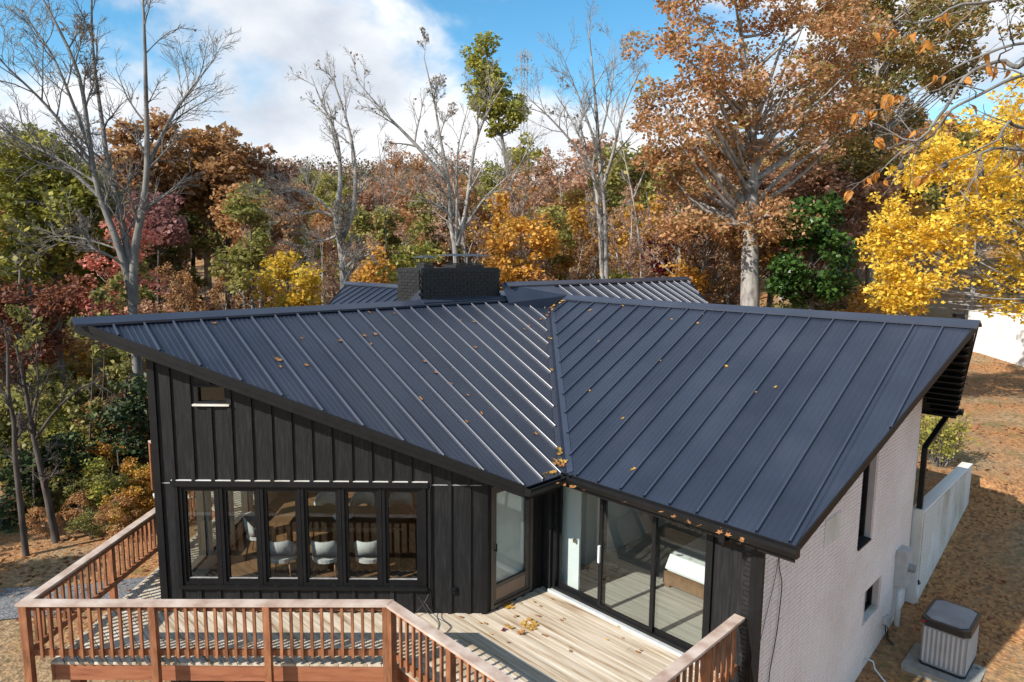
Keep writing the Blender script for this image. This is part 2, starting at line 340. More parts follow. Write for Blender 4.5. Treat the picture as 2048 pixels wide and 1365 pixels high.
tag(link('ground', np_mesh('ground', gv, gf[:, ::-1] if False else gf, 'leafy_ground', smooth=True)), 'leaf strewn sloping ground around the house and under the trees', kind='structure')
pm('gravel', [(0.07, 0.07, 0.07), (0.16, 0.16, 0.165), (0.28, 0.275, 0.275)], scale=22, rough=0.95, bump=0.8, bscale=40, bdist=0.03)
def ribbon(name, pts, wds, mat, label, dz=0.03):
    pts = np.array(pts, float); v = []; f = []
    n = 24; tt = np.linspace(0, len(pts) - 1, n); P = np.stack([np.interp(tt, range(len(pts)), pts[:, k]) for k in (0, 1)], -1); Wd = np.interp(tt, range(len(pts)), wds)
    m = 7
    for i in range(n):
        d = P[min(i + 1, n - 1)] - P[max(i - 1, 0)]; d /= np.linalg.norm(d); s = np.array([-d[1], d[0]])
        for k in range(m):
            q = P[i] + s * Wd[i] * (k / (m - 1) - 0.5); v.append((q[0], q[1], float(hgt(q[0], q[1])) + dz))
    for i in range(n - 1):
        for k in range(m - 1): f.append((i * m + k, i * m + k + 1, (i + 1) * m + k + 1, (i + 1) * m + k))
    return tag(link(name, np_mesh(name, np.array(v), np.array(f)[:, ::-1], mat, smooth=True)), label, kind='structure')
ribbon('gravel_drive', [(-30, 12.4), (-16, 13.0), (-12, 13.3), (-9.8, 13.7), (-7.6, 14.6)], [1.8, 1.6, 1.5, 1.3, 1.0], 'gravel', 'grey gravel drive curving past the deck')

# ------------------------------------------------------------------ house
house = empty('house', (0.9, 13.0, 0.0))
tag(house, 'black and white house with dark standing seam metal roof and wide eaves', 'house')
def roofz(a, b): return ZR - M * min(abs(a), abs(b))
class Plane:
    def __init__(s, kind, zr=ZR):
        s.k = kind; s.zr = zr
    def p(s, t, r, h=0.0):
        a, b = {'Ln': (t, r), 'Lf': (t, -r), 'Rn': (r, t), 'Rf': (-r, t), 'Bn': (r, -t), 'Bf': (-r, -t), 'Dn': (-t, r), 'Df': (-t, -r)}[s.k]
        return np.array(hp(a, b, s.zr - M * r + h))
PSP = 0.4064
roof = None
def roof_plane(kind, pts, first, rname, zr=ZR, cap_r0=0.06):
    """pts: breakpoints [(t, r1)], panels of width PSP whose seams stand at first + k * PSP"""
    global roof
    pl = Plane(kind, zr); T = [q[0] for q in pts]; Rr = [q[1] for q in pts]
    r1 = lambda t: float(np.interp(t, T, Rr))
    t0, t1 = T[0], T[-1]
    ks = [first + k * PSP for k in range(-60, 60)]
    # slab under the panels
    mb = MB(); up = [pl.p(t, 0, -0.02) for t in T] ; lo = [pl.p(t, r1(t), -0.02) for t in T]
    for i in range(len(T) - 1):
        q = [pl.p(T[i], 0, -0.12), pl.p(T[i + 1], 0, -0.12), pl.p(T[i + 1], max(r1(T[i + 1]), .001), -0.12), pl.p(T[i], max(r1(T[i]), .001), -0.12)]
        mb.hexa(q + [x + np.array([0, 0, 0.10]) for x in q])
    r_obj = mb.build(rname, 'soffit_dark', house)
    for k in ks:
        s0, s1 = max(k, t0), min(k + PSP, t1)
        if s1 - s0 < 0.02: continue
        prof = [(s0, 0.0), (s1, 0.0)]
        for c in (0.082, 0.162, 0.242, 0.322):
            for d, h in ((-0.020, 0), (-0.009, 0.0065), (0.009, 0.0065), (0.020, 0)):
                q = k + c + d
                if s0 < q < s1: prof.append((q, h))
        for q in T:
            if s0 < q < s1: prof.append((q, 0.0))
        prof.sort(); mb = MB(); vs = []
        for t, h in prof:
            e = max(r1(t) + 0.015, cap_r0 * 0.5 + 0.01); vs += [pl.p(t, cap_r0 * 0.5, h), pl.p(t, e, h), pl.p(t, e, h - 0.03)]
        fs = []
        for i in range(len(prof) - 1):
            a0 = 3 * i; fs += [(a0, a0 + 1, a0 + 4, a0 + 3), (a0 + 1, a0 + 2, a0 + 5, a0 + 4)]
        mb.add(vs, fs); mb.build('roof_panel', 'roof_metal', r_obj)
        if t0 + 0.05 < k < t1 - 0.02:
            e = r1(k) - (0.13 if k < min(WR, T[1] + .01) and kind[1] in 'nf' and Rr[0] < 0.7 and Rr[1] > 1 and k < T[1] else 0.0)
            if e - 0.07 > 0.1:
                mb = MB(); pr = [(-.015, -.004), (-.013, .036), (-.008, .046), (.008, .046), (.013, .036), (.015, -.004)]; m_ = len(pr)
                vs = [pl.p(k + x, 0.07, h) for x, h in pr] + [pl.p(k + x, e, h) for x, h in pr]
                mb.add(vs, [(i, i + 1, i + 1 + m_, i + m_) for i in range(m_ - 1)]); mb.build('seam', 'seam_metal', r_obj)
    return r_obj, pl
def edge_board(parent, name, mat, P, Q, drop, depth, thick, out):
    """board hanging under the line P-Q: top at -drop, height depth, pushed outwards"""
    P = np.array(P); Q = np.array(Q); o = np.array([out[0], out[1], 0.0]); o /= np.linalg.norm(o); mb = MB()
    q = []
    for z in (-drop - depth, -drop):
        q += [P + np.array([0, 0, z]), Q + np.array([0, 0, z]), Q + o * thick + np.array([0, 0, z]), P + o * thick + np.array([0, 0, z])]
    mb.hexa(q); return mb.build(name, mat, parent)
def ridge_cap(parent, pl1, pl2, t0, t1, zadd=0.0, w=0.17):
    mb = MB(); vs = []
    for t in (t0, t1):
        for pl, r in ((pl1, w), (pl1, 0.0), (pl2, w)):
            vs.append(pl.p(t, r, 0.062 + zadd))
        for pl, r in ((pl1, w), (pl1, 0.0), (pl2, w)):
            vs.append(pl.p(t, r, 0.028 + zadd))
    mb.add(vs, [(0, 1, 7, 6), (1, 2, 8, 7), (3, 9, 10, 4), (4, 10, 11, 5), (0, 6, 9, 3), (2, 5, 11, 8), (0, 3, 4, 1), (1, 4, 5, 2), (6, 7, 10, 9), (7, 8, 11, 10)])
    return mb.build('ridge_cap', 'trim_metal', parent)
TL, TE, TRR, TRE = 10.0, 5.517, 8.889, 8.171
LB = [(0, 0), (WR, WR), (TE, WR), (TL, 0)]
rLn, pLn = roof_plane('Ln', LB, 9.5837 - 23 * PSP, 'roof')
rLf, pLf = roof_plane('Lf', LB, 9.5837 - 23 * PSP, 'roof')
rRn, pRn = roof_plane('Rn', [(0, 0), (WR, WR), (TRE, WR), (TRR, 0)], 4.8402 - 12 * PSP, 'roof')
rRf, pRf = roof_plane('Rf', [(0, 0), (4.3, 4.3), (7.95, 4.3), (TRR, 0)], 4.8402 - 12 * PSP, 'roof')
rBn, pBn = roof_plane('Bn', [(0, 0), (WR, WR), (6.09, WR), (9.55, 0)], 0.3, 'roof')
rBf, pBf = roof_plane('Bf', [(0, 0), (WR, WR), (6.09, WR), (9.55, 0)], 0.3, 'roof')
ZD = 5.0
rDn, pDn = roof_plane('Dn', [(0, 0.63), (3.46, 4.09), (6.53, 0)], 0.22, 'roof', ZD)
rDf, pDf = roof_plane('Df', [(-1.5, 0.02), (0, 0.63), (3.46, 4.09), (6.53, 0)], 0.22, 'roof', ZD)
for o, l in ((rLn, 'roof slope above the dining room windows'), (rRn, 'roof slope above the sliding glass doors'), (rDn, 'ribbed roof slope beyond the ridge catching the sun'), (rBn, 'roof slope beside the chimney')): o['label'] = l
# small cricket that carries the raised ridge to the chimney
mb = MB(); mb.add([hp(1.62, 0, ZD + .02), hp(-0.02, 0, ZD + .02), hp(-0.02, 0.66, ZR + .05), hp(1.62, 0.26, ZR - M * .26 + .05), hp(-0.02, 0.66, ZR - .3), hp(1.62, 0.26, ZR - M * .26 - .1)],
       [(0, 1, 2), (0, 2, 3), (3, 2, 4, 5)]); mb.build('flashing', 'trim_metal', rLn)
ridge_cap(rLn, pLn, pLf, 0.05, TL + 0.06); ridge_cap(rRn, pRn, pRf, 0.0, TRR + 0.05); ridge_cap(rBn, pBn, pBf, 0.3, 9.6); ridge_cap(rDn, pDn, pDf, -1.5, 6.58)
# valley flashing between the two near slopes
mb = MB(); vs = []
for q in (0.25, WR + 0.02):
    vs += [pLn.p(q + 0.085, q - 0.085 if q > 0.2 else q, 0.016), np.array(hp(q, q, ZR - M * q + 0.012)), pRn.p(q + 0.085, q - 0.085, 0.016)]
mb.add(vs, [(0, 1, 4, 3), (1, 2, 5, 4)]); mb.build('valley_flashing', 'trim_metal', rLn)
mb = MB()
for s in (-1, 1):
    o = 0.012 * s
    mb.bar(pLn.p(0.3 + max(o, 0), 0.3 + max(-o, 0), 0.028), pLn.p(WR + max(o, 0), WR + max(-o, 0), 0.028), 0.006, 0.02)
mb.build('valley_rib', 'trim_metal', rLn)
# rakes and eaves
def rake(r_obj, pl, ta, ra, tb, rb, out, deep=0.085, th=0.102):
    A, B = pl.p(ta, ra, 0.0), pl.p(tb, rb, 0.0)
    edge_board(r_obj, 'rake_trim', 'black_trim', A, B, -0.035, th, 0.035 if th > .1 else 0.02, out)
    edge_board(r_obj, 'rake_board', 'black_trim', A, B, th - 0.035, deep, 0.02 if th > .1 else 0.008, out)
nF = np.array([0, -1.0]); nLft = np.array([-1.0, 0])
rake(rLn, pLn, TL + .03, 0, TE, WR, nF); rake(rLf, pLf, TL + .03, 0, TE, WR, nLft)
rake(rRn, pRn, TRR + .02, 0, TRE, WR, dR, 0.05, 0.07); rake(rRf, pRf, TRR + .02, 0, 7.95, 4.3, dR, 0.05, 0.07)
rake(rBn, pBn, 9.55, 0, 6.09, WR, -dR); rake(rDn, pDn, 6.53, 0, 3.46, 4.09, -dL); rake(rBf, pBf, 9.55, 0, 6.09, WR, -dR); rake(rDf, pDf, 6.53, 0, 3.46, 4.09, -dL)
def eave(r_obj, pl, ta, tb, r, out):
    edge_board(r_obj, 'eave_board', 'black_trim', pl.p(ta, r), pl.p(tb, r), 0.03, 0.17, 0.02, out)
eave(rLn, pLn, TE, WR, WR, dR); eave(rRn, pRn, WR, TRE, WR, dL); eave(rLf, pLf, TE, WR, WR, -dR); eave(rRf, pRf, 4.3, 7.95, 4.3, -dL)
eave(rBn, pBn, WR, 6.09, WR, dL); eave(rBf, pBf, WR, 6.09, WR, -dL)
# underside boxing of the right gable overhang (seen dark from below the rake)
mb = MB()
for k in range(26):
    a0 = -4.2 + k * 0.335; z0 = roofz(a0, 9) - 0.16; bmax = TRR - 0.05 - (TRR - (TRE if a0 > 0 else 7.95)) * min(1, abs(a0) / WR)
    mb.bar(hp(a0, 7.55, z0), hp(a0, bmax, z0), 0.331, 0.018)
mb.build('soffit', 'soffit_dark', house)
# gutters
def gutter(P, Q, out, wd=0.13, ht=0.12):
    P = np.array(P); Q = np.array(Q); o = np.array([out[0], out[1], 0.0]); z = np.array([0, 0, 1.0]); mb = MB()
    prof = [(0.0, 0.0), (0.0, -ht), (wd * 0.7, -ht), (wd, -ht * 0.35), (wd, 0.0), (wd - 0.02, 0.0), (wd - 0.02, -ht * 0.3), (wd * 0.68, -ht + 0.012), (0.012, -ht + 0.012), (0.012, 0.0)]
    n = len(prof); vs = [P + o * x + z * y for x, y in prof] + [Q + o * x + z * y for x, y in prof]
    fs = [(i, (i + 1) % n, (i + 1) % n + n, i + n) for i in range(n)]
    mb.add(vs, fs)
    for E_ in (P, Q):
        mb.add([E_ + o * x + z * y for x, y in ((0, 0), (0, -ht), (wd * .7, -ht), (wd, -ht * .35), (wd, 0))], [(0, 1, 2, 3, 4)])
    return mb.build('gutter', 'black_trim', house)
ez = ZR - M * WR
gutter(hp(TE + 0.03, WR + 0.03, ez + 0.015), hp(WR - 0.12, WR + 0.03, ez + 0.015), dR)
gutter(hp(WR + 0.03, WR - 0.1, ez + 0.015), hp(WR + 0.03, TRE + 0.06, ez + 0.015), dL)
gutter(hp(-4.34, 4.3, ZR - M * 4.3), hp(-4.34, 8.05, ZR - M * 4.3), -dL)
def pipe(name, pts, r, mat, n=8):
    mb = MB(); mb.tube(pts, r, n); return mb.build(name, mat, house, smooth=True)
def dspout(pts, mat='black_trim', w=0.075, d=0.06):
    mb = MB()
    for i in range(len(pts) - 1): mb.bar(pts[i], np.array(pts[i + 1]) + (np.array(pts[i + 1]) - np.array(pts[i])) * 0.02, w, d, up=(dL[0], dL[1], 0.05))
    return mb.build('downspout', mat, house)
dspout([hp(4.70, 7.30, ez - 0.11), hp(4.70, 7.30, ez - 0.2), hp(4.26, 7.5, ez - 0.30), hp(4.26, 7.62, ez - 0.34), hp(4.26, 7.62, -2.0)])
dspout([hp(-4.36, 7.75, 2.40), hp(-4.36, 7.75, 2.25), hp(-3.42, 7.62, 1.75), hp(-3.42, 7.62, -1.1), hp(-3.42, 7.72, -1.25)], w=0.10, d=0.09)
pipe('drain_pipe', [hp(-3.42, 7.70, -1.2), hp(-3.42, 7.70, -1.75)], 0.055, 'weathered_white')

# ---- wall tools
def colpieces(L, zb, ztop, ops, breaks=()):
    ss = sorted(set([0, L] + [q for o in ops for q in (o[0], o[1]) if 0 < q < L] + [q for q in breaks if 0 < q < L]))
    out = []
    for s0, s1 in zip(ss[:-1], ss[1:]):
        if s1 - s0 < 1e-4: continue
        mid = (s0 + s1) / 2; cut = sorted([(o[2], o[3]) for o in ops if o[0] <= mid <= o[1]])
        z = zb; segs = []
        for c0, c1 in cut:
            if c0 > z: segs.append((z, c0))
            z = max(z, c1)
        segs.append((z, None))
        for q0, q1 in segs:
            if q1 is None:
                a_, b_ = ztop(s0), ztop(s1)
                if max(a_, b_) - q0 < 0.01: continue
                out.append((s0, s1, q0, max(a_, q0 + .002), max(b_, q0 + .002)))
            else:
                a_, b_ = min(q1, ztop(s0)), min(q1, ztop(s1))
                if max(a_, b_) - q0 < 0.01: continue
                out.append((s0, s1, q0, max(a_, q0 + .002), max(b_, q0 + .002)))
    return out
def wallbits(mb, P, u, n, t0, t1, pieces):
    for s0, s1, z0, za, zb in pieces:
        def q(s, t, z): r = P + u * s + n * t; return (r[0], r[1], z)
        mb.hexa([q(s0, t0, z0), q(s1, t0, z0), q(s1, t1, z0), q(s0, t1, z0), q(s0, t0, za), q(s1, t0, zb), q(s1, t1, zb), q(s0, t1, za)])
class Wall:
    def __init__(s, A, B, n, zb, ztop, ops=(), breaks=(), mat='interior_white', thick=0.14, name='wall', label=None):
        s.P = np.array(A, float); s.Q = np.array(B, float); s.L = float(np.linalg.norm(s.Q - s.P)); s.u = (s.Q - s.P) / s.L
        s.n = np.array(n, float); s.n /= np.linalg.norm(s.n); s.zb = zb; s.zt = ztop; s.ops = list(ops); s.br = list(breaks)
        mb = MB(); wallbits(mb, s.P, s.u, s.n, -thick, 0.0, colpieces(s.L, zb, ztop, s.ops, breaks)); s.o = mb.build(name, mat, house)
        if label: s.o['label'] = label
    def pt(s, d, t, z): r = s.P + s.u * d + s.n * t; return np.array([r[0], r[1], z])
    def siding(s, zb, sp=0.305, bw=0.06, skip=(), hcut=None, start=0.0, ztop=None):
        zt = ztop or s.zt; d = start
        while d < s.L - 0.02:
            e = min(d + sp, s.L)
            for (za, zc) in ([(zb, None)] if hcut is None else [(zb, hcut), (hcut + 0.012, None)]):
                top = zt if zc is None else (lambda q, zc=zc: min(zc, zt(q)))
                ps = [p_ for p_ in colpieces(s.L, za, top, s.ops, [d, e] + s.br) if p_[0] >= d - 1e-6 and p_[1] <= e + 1e-6]
                for z_ in sorted(set(q[2] for q in ps)):
                    mb = MB(); wallbits(mb, s.P, s.u, s.n, 0.001, 0.014, [q for q in ps if q[2] == z_]); mb.build('siding_board', 'black_siding', s.o)
                c0, c1 = d - bw / 2, d + bw / 2
                if c0 > 0 and c1 < s.L:
                    ps = [p_ for p_ in colpieces(s.L, za, top, s.ops, [c0, c1] + s.br) if p_[0] >= c0 - 1e-6 and p_[1] <= c1 + 1e-6]
                    for z_ in sorted(set(q[2] for q in ps)):
                        mb = MB(); wallbits(mb, s.P, s.u, s.n, 0.012, 0.042, [q for q in ps if q[2] == z_]); mb.build('batten', 'black_siding', s.o)
            d += sp
    def rect(s, mb, d0, d1, z0, z1, t0, t1):
        wallbits(mb, s.P, s.u, s.n, t0, t1, [(d0, d1, z0, z1, z1)])
def framed(w, name, d0, d1, z0, z1, fw, mat, t0, t1, parent=None, glass_t=None, mull=(), kick=0.0):
    mb = MB(); w.rect(mb, d0, d1, z0, z0 + fw, t0, t1); w.rect(mb, d0, d1, z1 - fw, z1, t0, t1)
    w.rect(mb, d0, d0 + fw, z0 + fw, z1 - fw, t0, t1); w.rect(mb, d1 - fw, d1, z0 + fw, z1 - fw, t0, t1)
    f = mb.build(name, mat, parent or house)
    if glass_t is not None:
        g = MB(); w.rect(g, d0 + fw * .8, d1 - fw * .8, z0 + fw * .8 + kick, z1 - fw * .8, glass_t - 0.003, glass_t + 0.003); g.build('pane', 'window_glass', f)
    return f
fp = lambda a, b: h2(a, b)
P0 = np.array([-5.5, 9.8]); P1 = np.array([-0.37, 9.8]); P2 = fp(5.47, -3.77)
top = lambda A, u: (lambda s: roofz(*ab(*(A + u * s))) - 0.13)
# ---- front wall (faces the camera): six casements in a row and a small high window
uF = (P1 - P0) / np.linalg.norm(P1 - P0)
WX0, WX1 = 0.33, 4.12
front = Wall(P0, P1, (0, -1), -0.02, top(P0, uF), ops=[(WX0, WX1, 0.46, 2.09), (0.68, 1.16, 3.38, 3.68)], label='black board and batten wall with a row of six windows')
front.siding(-0.02, hcut=2.115, start=-0.03)
mb = MB(); front.rect(mb, -0.035, 0.075, -0.05, 4.42, 0.0, 0.05); mb.build('corner_board', 'black_trim', front.o)
mb = MB(); front.rect(mb, front.L - 0.08, front.L + 0.012, -0.03, 2.60, 0.0, 0.046); mb.build('corner_board', 'black_trim', front.o)
mb = MB(); front.rect(mb, WX0 - 0.10, WX1 + 0.10, 2.085, 2.165, 0.0, 0.075); mb.build('head_board', 'black_trim', front.o)
mb = MB(); front.rect(mb, WX0 - 0.10, WX1 + 0.10, 2.165, 2.176, 0.0, 0.040); mb.build('head_flashing', 'weathered_white', front.o)
for d0, d1 in ((0.08, WX0 - 0.10), (WX1 + 0.10, front.L - 0.09)):
    mb = MB(); front.rect(mb, d0, d1, 2.113, 2.128, 0.0, 0.024); mb.build('wall_flashing', 'flashing_grey', front.o)
mb = MB(); front.rect(mb, WX0 - 0.06, WX1 + 0.08, 0.405, 0.455, 0.0, 0.09); mb.build('window_sill', 'black_trim', front.o)
for d in (WX0 - 0.06, WX1):
    mb = MB(); front.rect(mb, d, d + 0.06, 0.455, 2.085, 0.0, 0.055); mb.build('window_casing', 'black_trim', front.o)
n_w = 6; ww = (WX1 - WX0) / n_w
for k in range(n_w):
    a0 = WX0 + k * ww
    w_ = framed(front, 'window', a0 + 0.004, a0 + ww - 0.004, 0.46, 2.085, 0.045, 'black_trim', -0.07, 0.03)
    sash = MB()
    s0, s1, zz0, zz1 = a0 + 0.049, a0 + ww - 0.049, 0.505, 2.04
    front.rect(sash, s0, s1, zz0, zz0 + 0.05, -0.055, 0.005); front.rect(sash, s0, s1, zz1 - 0.05, zz1, -0.055, 0.005)
    front.rect(sash, s0, s0 + 0.045, zz0 + .05, zz1 - .05, -0.055, 0.005); front.rect(sash, s1 - 0.045, s1, zz0 + .05, zz1 - .05, -0.055, 0.005)
    sash.build('sash', 'black_trim', w_)
    gm = MB(); front.rect(gm, s0 + 0.04, s1 - 0.04, zz0 + 0.045, zz1 - 0.045, -0.030, -0.024); gm.build('pane', 'window_glass', w_)
    bd = MB(); front.rect(bd, s0 + 0.045, s1 - 0.045, zz0 + 0.05, zz0 + 0.058, -0.022, 0.012); bd.build('glazing_bead', 'flashing_grey', w_)
w_ = framed(front, 'window', 0.68, 1.16, 3.38, 3.68, 0.04, 'black_trim', -0.07, 0.03, glass_t=-0.02)
mb = MB(); front.rect(mb, 0.64, 1.20, 3.355, 3.382, 0.0, 0.075); mb.build('sill', 'weathered_white', w_)
mb = MB(); front.rect(mb, 4.56, 4.65, 0.33, 0.45, 0.014, 0.05); front.rect(mb, 4.575, 4.635, 0.35, 0.385, 0.05, 0.06); front.rect(mb, 4.575, 4.635, 0.40, 0.435, 0.05, 0.06); mb.build('outlet_box', 'black_trim', front.o)
# ---- left prow wall with its own windows
uS = (P2 - P0) / np.linalg.norm(P2 - P0)
left = Wall(P0, P2, (-1, 0), -0.02, top(P0, uS), ops=[(0.5, 1.35, 0.25, 2.09), (1.5, 2.35, 0.25, 2.09), (2.5, 3.35, 0.25, 2.09), (3.5, 4.35, 0.25, 2.09)])
left.siding(-0.02, hcut=2.115)
for q in (0.5, 1.5, 2.5, 3.5): framed(left, 'window', q, q + 0.85, 0.25, 2.09, 0.06, 'bronze_frame', -0.10, 0.03, glass_t=-0.03)
mb = MB(); left.rect(mb, -0.01, 0.06, -0.05, 4.42, 0.0, 0.05); mb.build('corner_board', 'black_trim', left.o)
# ---- entry side wall with full glass door
P3 = fp(4.19, 3.77)
uE = (P3 - P1) / np.linalg.norm(P3 - P1); LE = float(np.linalg.norm(P3 - P1))
entry = Wall(P1, P3, dR, -0.02, lambda s: ez + 0.30, ops=[(0.07, 1.02, 0.02, 2.07)])
entry.siding(-0.02, sp=0.2, ztop=lambda s: ez + 0.3)
d_ = framed(entry, 'glass_door', 0.07, 1.02, 0.02, 2.07, 0.055, 'bronze_frame', -0.08, 0.03)
lf = MB(); entry.rect(lf, 0.125, 0.205, 0.07, 2.01, -0.05, 0.0); entry.rect(lf, 0.885, 0.965, 0.07, 2.01, -0.05, 0.0); entry.rect(lf, 0.205, 0.885, 1.93, 2.01, -0.05, 0.0); entry.rect(lf, 0.205, 0.885, 0.07, 0.12, -0.05, 0.0); entry.rect(lf, 0.205, 0.885, 0.34, 0.40, -0.05, 0.0)
lf.build('door_leaf', 'bronze_frame', d_)
kp = MB(); entry.rect(kp, 0.205, 0.885, 0.12, 0.34, -0.04, -0.012); kp.build('kick_panel', 'kick_panel', d_)
pn = MB(); entry.rect(pn, 0.2, 0.89, 0.395, 1.935, -0.028, -0.022); pn.build('pane', 'window_glass', d_)
hd = MB(); hd.tube([entry.pt(0.165, 0.0, 1.0), entry.pt(0.165, 0.05, 1.0), entry.pt(0.165, 0.05, 1.12)], 0.012, 6); hd.build('handle', 'black_trim', d_)
# ---- wall with the three-panel sliding door
P4 = fp(4.19, 7.53); dwL = 7.53 - 3.77
dw = Wall(P3, P4, dL, -2.2, lambda s: ez + 0.08, ops=[(0.26, 3.13, 0.0, 2.08)], label='black wall with a three panel sliding glass door')
for d0, d1 in ((0.0, 0.26), (3.13, 3.44), (3.44, 3.62)):
    mb = MB(); wallbits(mb, dw.P, dw.u, dw.n, 0.001, 0.016, [(d0 + .002, d1 - .002, -0.3, ez + .06, ez + .06)]); mb.build('siding_board', 'black_siding', dw.o)
mb = MB(); dw.rect(mb, 0.17, 0.25, 0.0, 1.95, 0.015, 0.08); mb.build('corner_post', 'black_siding', dw.o)
mb = MB(); dw.rect(mb, 3.07, 3.17, 0.0, 2.2, 0.0, 0.06); mb.build('door_casing', 'black_trim', dw.o)
sd = framed(dw, 'sliding_door', 0.27, 3.12, 0.055, 2.08, 0.05, 'black_trim', -0.10, 0.035); sd['label'] = 'three panel sliding glass door with black frames'
mb = MB(); dw.rect(mb, 0.22, 3.16, 0.004, 0.055, -0.10, 0.10); mb.build('threshold', 'track_grey', sd)
for k, (d0, d1, t) in enumerate(((0.30, 1.29, -0.075), (1.21, 2.24, -0.01), (2.16, 3.10, -0.06))):
    p_ = MB(); fw = 0.062
    dw.rect(p_, d0, d1, 0.07, 0.07 + 0.085, t - 0.02, t + 0.02); dw.rect(p_, d0, d1, 1.99, 2.06, t - 0.02, t + 0.02)
    dw.rect(p_, d0, d0 + fw, 0.155, 1.99, t - 0.02, t + 0.02); dw.rect(p_, d1 - fw, d1, 0.155, 1.99, t - 0.02, t + 0.02)
    p_.build('door_panel', 'black_trim', sd)
    g = MB(); dw.rect(g, d0 + fw * .8, d1 - fw * .8, 0.15, 1.995, t - 0.003, t + 0.003); g.build('pane', 'window_glass', sd)
h_ = MB(); dw.rect(h_, 1.225, 1.255, 0.86, 1.14, 0.012, 0.05); h_.build('handle', 'door_white', sd)
# black painted bricks toothed into the wall end
for k in range(36):
    z = -0.30 + k * 0.0677; o_ = 0.0 if k % 2 else 0.022
    mb = MB(); dw.rect(mb, 3.625 - o_, 3.745, z + 0.004, z + 0.0637, 0.0, 0.035); mb.build('brick', 'black_brick', dw.o)
for d0, z0, z1 in ((3.20, 1.98, 2.2),):
    mb = MB(); dw.rect(mb, d0, d0 + .2, z0, z1, 0.016, 0.02); mb.build('patch', 'black_trim', dw.o)

mb = MB(); dw.rect(mb, 3.70, 3.785, -2.2, 2.36, -0.02, 0.05); mb.build('corner_board', 'black_trim', dw.o)
# ---- brick gable wall
GZ = -2.35
P5 = fp(-3.3, 7.53)
gtop = lambda s: roofz(4.19 - s, 9) - 0.14
gops = [(3.98, 4.68, 0.62, 2.75), (4.68, 5.47, -1.02, -0.41)]
gab = Wall(fp(4.172, 7.53), P5, dR, GZ, gtop, ops=gops, breaks=[4.19], mat='mortar', thick=0.22, label='pale pink painted brick gable wall')
bm = MB(); bl, bh, bt = 0.1945, 0.0597, 0.009
x0, x1 = -bl / 2, bl / 2; c = 0.003
bm.add([(x0, 0, -bh / 2), (x1, 0, -bh / 2), (x1, 0, bh / 2), (x0, 0, bh / 2), (x0 + c, -bt, -bh / 2 + c), (x1 - c, -bt, -bh / 2 + c), (x1 - c, -bt, bh / 2 - c), (x0 + c, -bt, bh / 2 - c)],
       [(4, 5, 6, 7), (0, 1, 5, 4), (1, 2, 6, 5), (2, 3, 7, 6), (3, 0, 4, 7)])
brick_me = bm.mesh('brick', 'white_brick')
def project(p):
    x, y, z = p[0], p[1], p[2] - CAMZ
    fw = y * math.cos(PITCH) - z * math.sin(PITCH); up = y * math.sin(PITCH) + z * math.cos(PITCH)
    u, v = FPX * x / fw, -FPX * up / fw
    return 1024 + u * math.cos(ROLL) - v * math.sin(ROLL), 682.5 + u * math.sin(ROLL) + v * math.cos(ROLL)
def brick_face(w, parent, zb, zt_fn, ops, n_single, mat, rot, seed):
    rng = random.Random(seed); sp, ch = 0.203, 0.0677; items = []
    k = 0; z = zb + ch / 2
    while z < 5:
        off = 0.0 if k % 2 else sp / 2; d = off + sp / 2 - (sp / 2 if k % 2 else 0) + 0.001
        while d < w.L - sp * 0.3:
            if d - bl / 2 > -0.02 and d + bl / 2 < w.L + 0.02 and z + bh / 2 < min(zt_fn(d - bl / 2), zt_fn(d + bl / 2)) and not any(o[0] - bl / 2 + .02 < d < o[1] + bl / 2 - .02 and o[2] - .02 < z < o[3] + .02 for o in ops):
                p = w.pt(d, 0.0005 + rng.uniform(-0.001, 0.0015), z); px = project(p); dist = math.dist(p, (0, 0, CAMZ))
                vis = -20 < px[0] < 2070 and -20 < px[1] < 1370
                items.append((0 if vis else 1, dist, p))
            d += sp
        z += ch; k += 1
    items.sort(key=lambda q: (q[0], q[1]))
    pl = np.array(wloc(parent))
    for q in items[:n_single]: link('brick', brick_me, parent, tuple(q[2] - pl), rot)
    mb = MB(); R_ = np.array([[math.cos(rot), -math.sin(rot), 0], [math.sin(rot), math.cos(rot), 0], [0, 0, 1]])
    base = np.array([v.co for v in brick_me.vertices]) @ R_.T
    fs = [tuple(f.vertices) for f in brick_me.polygons]
    for q in items[n_single:]: mb.add(base + q[2], fs)
    if items[n_single:]: tag(mb.build('bricks', mat, parent), kind='stuff')
rotG = math.atan2(-dL[1], -dL[0])     # local x runs along the wall away from the camera, -y faces out
brick_face(gab, gab.o, GZ, gtop, gops, 300, 'white_brick', rotG, 1)
for (d0, d1, z0, z1) in gops:
    w_ = framed(gab, 'window', d0 + .01, d1 - .01, z0 + .01, z1 - .01, 0.05, 'black_trim', -0.18, -0.10, glass_t=-0.14)
    mb = MB()
    for k in range(int((d1 - d0) / 0.075)): gab.rect(mb, d0 + .004 + k * .0752, d0 + .004 + k * .0752 + .068, z0 - 0.012, z0 + 0.02, -0.10, 0.03)
    mb.build('sill', 'weathered_white' if z0 < 0 else 'black_brick', w_)
mb = MB(); gab.rect(mb, 2.32, 2.98, 1.18, 1.62, 0.012, 0.02); mb.build('repair_patch', 'weathered_white', gab.o)
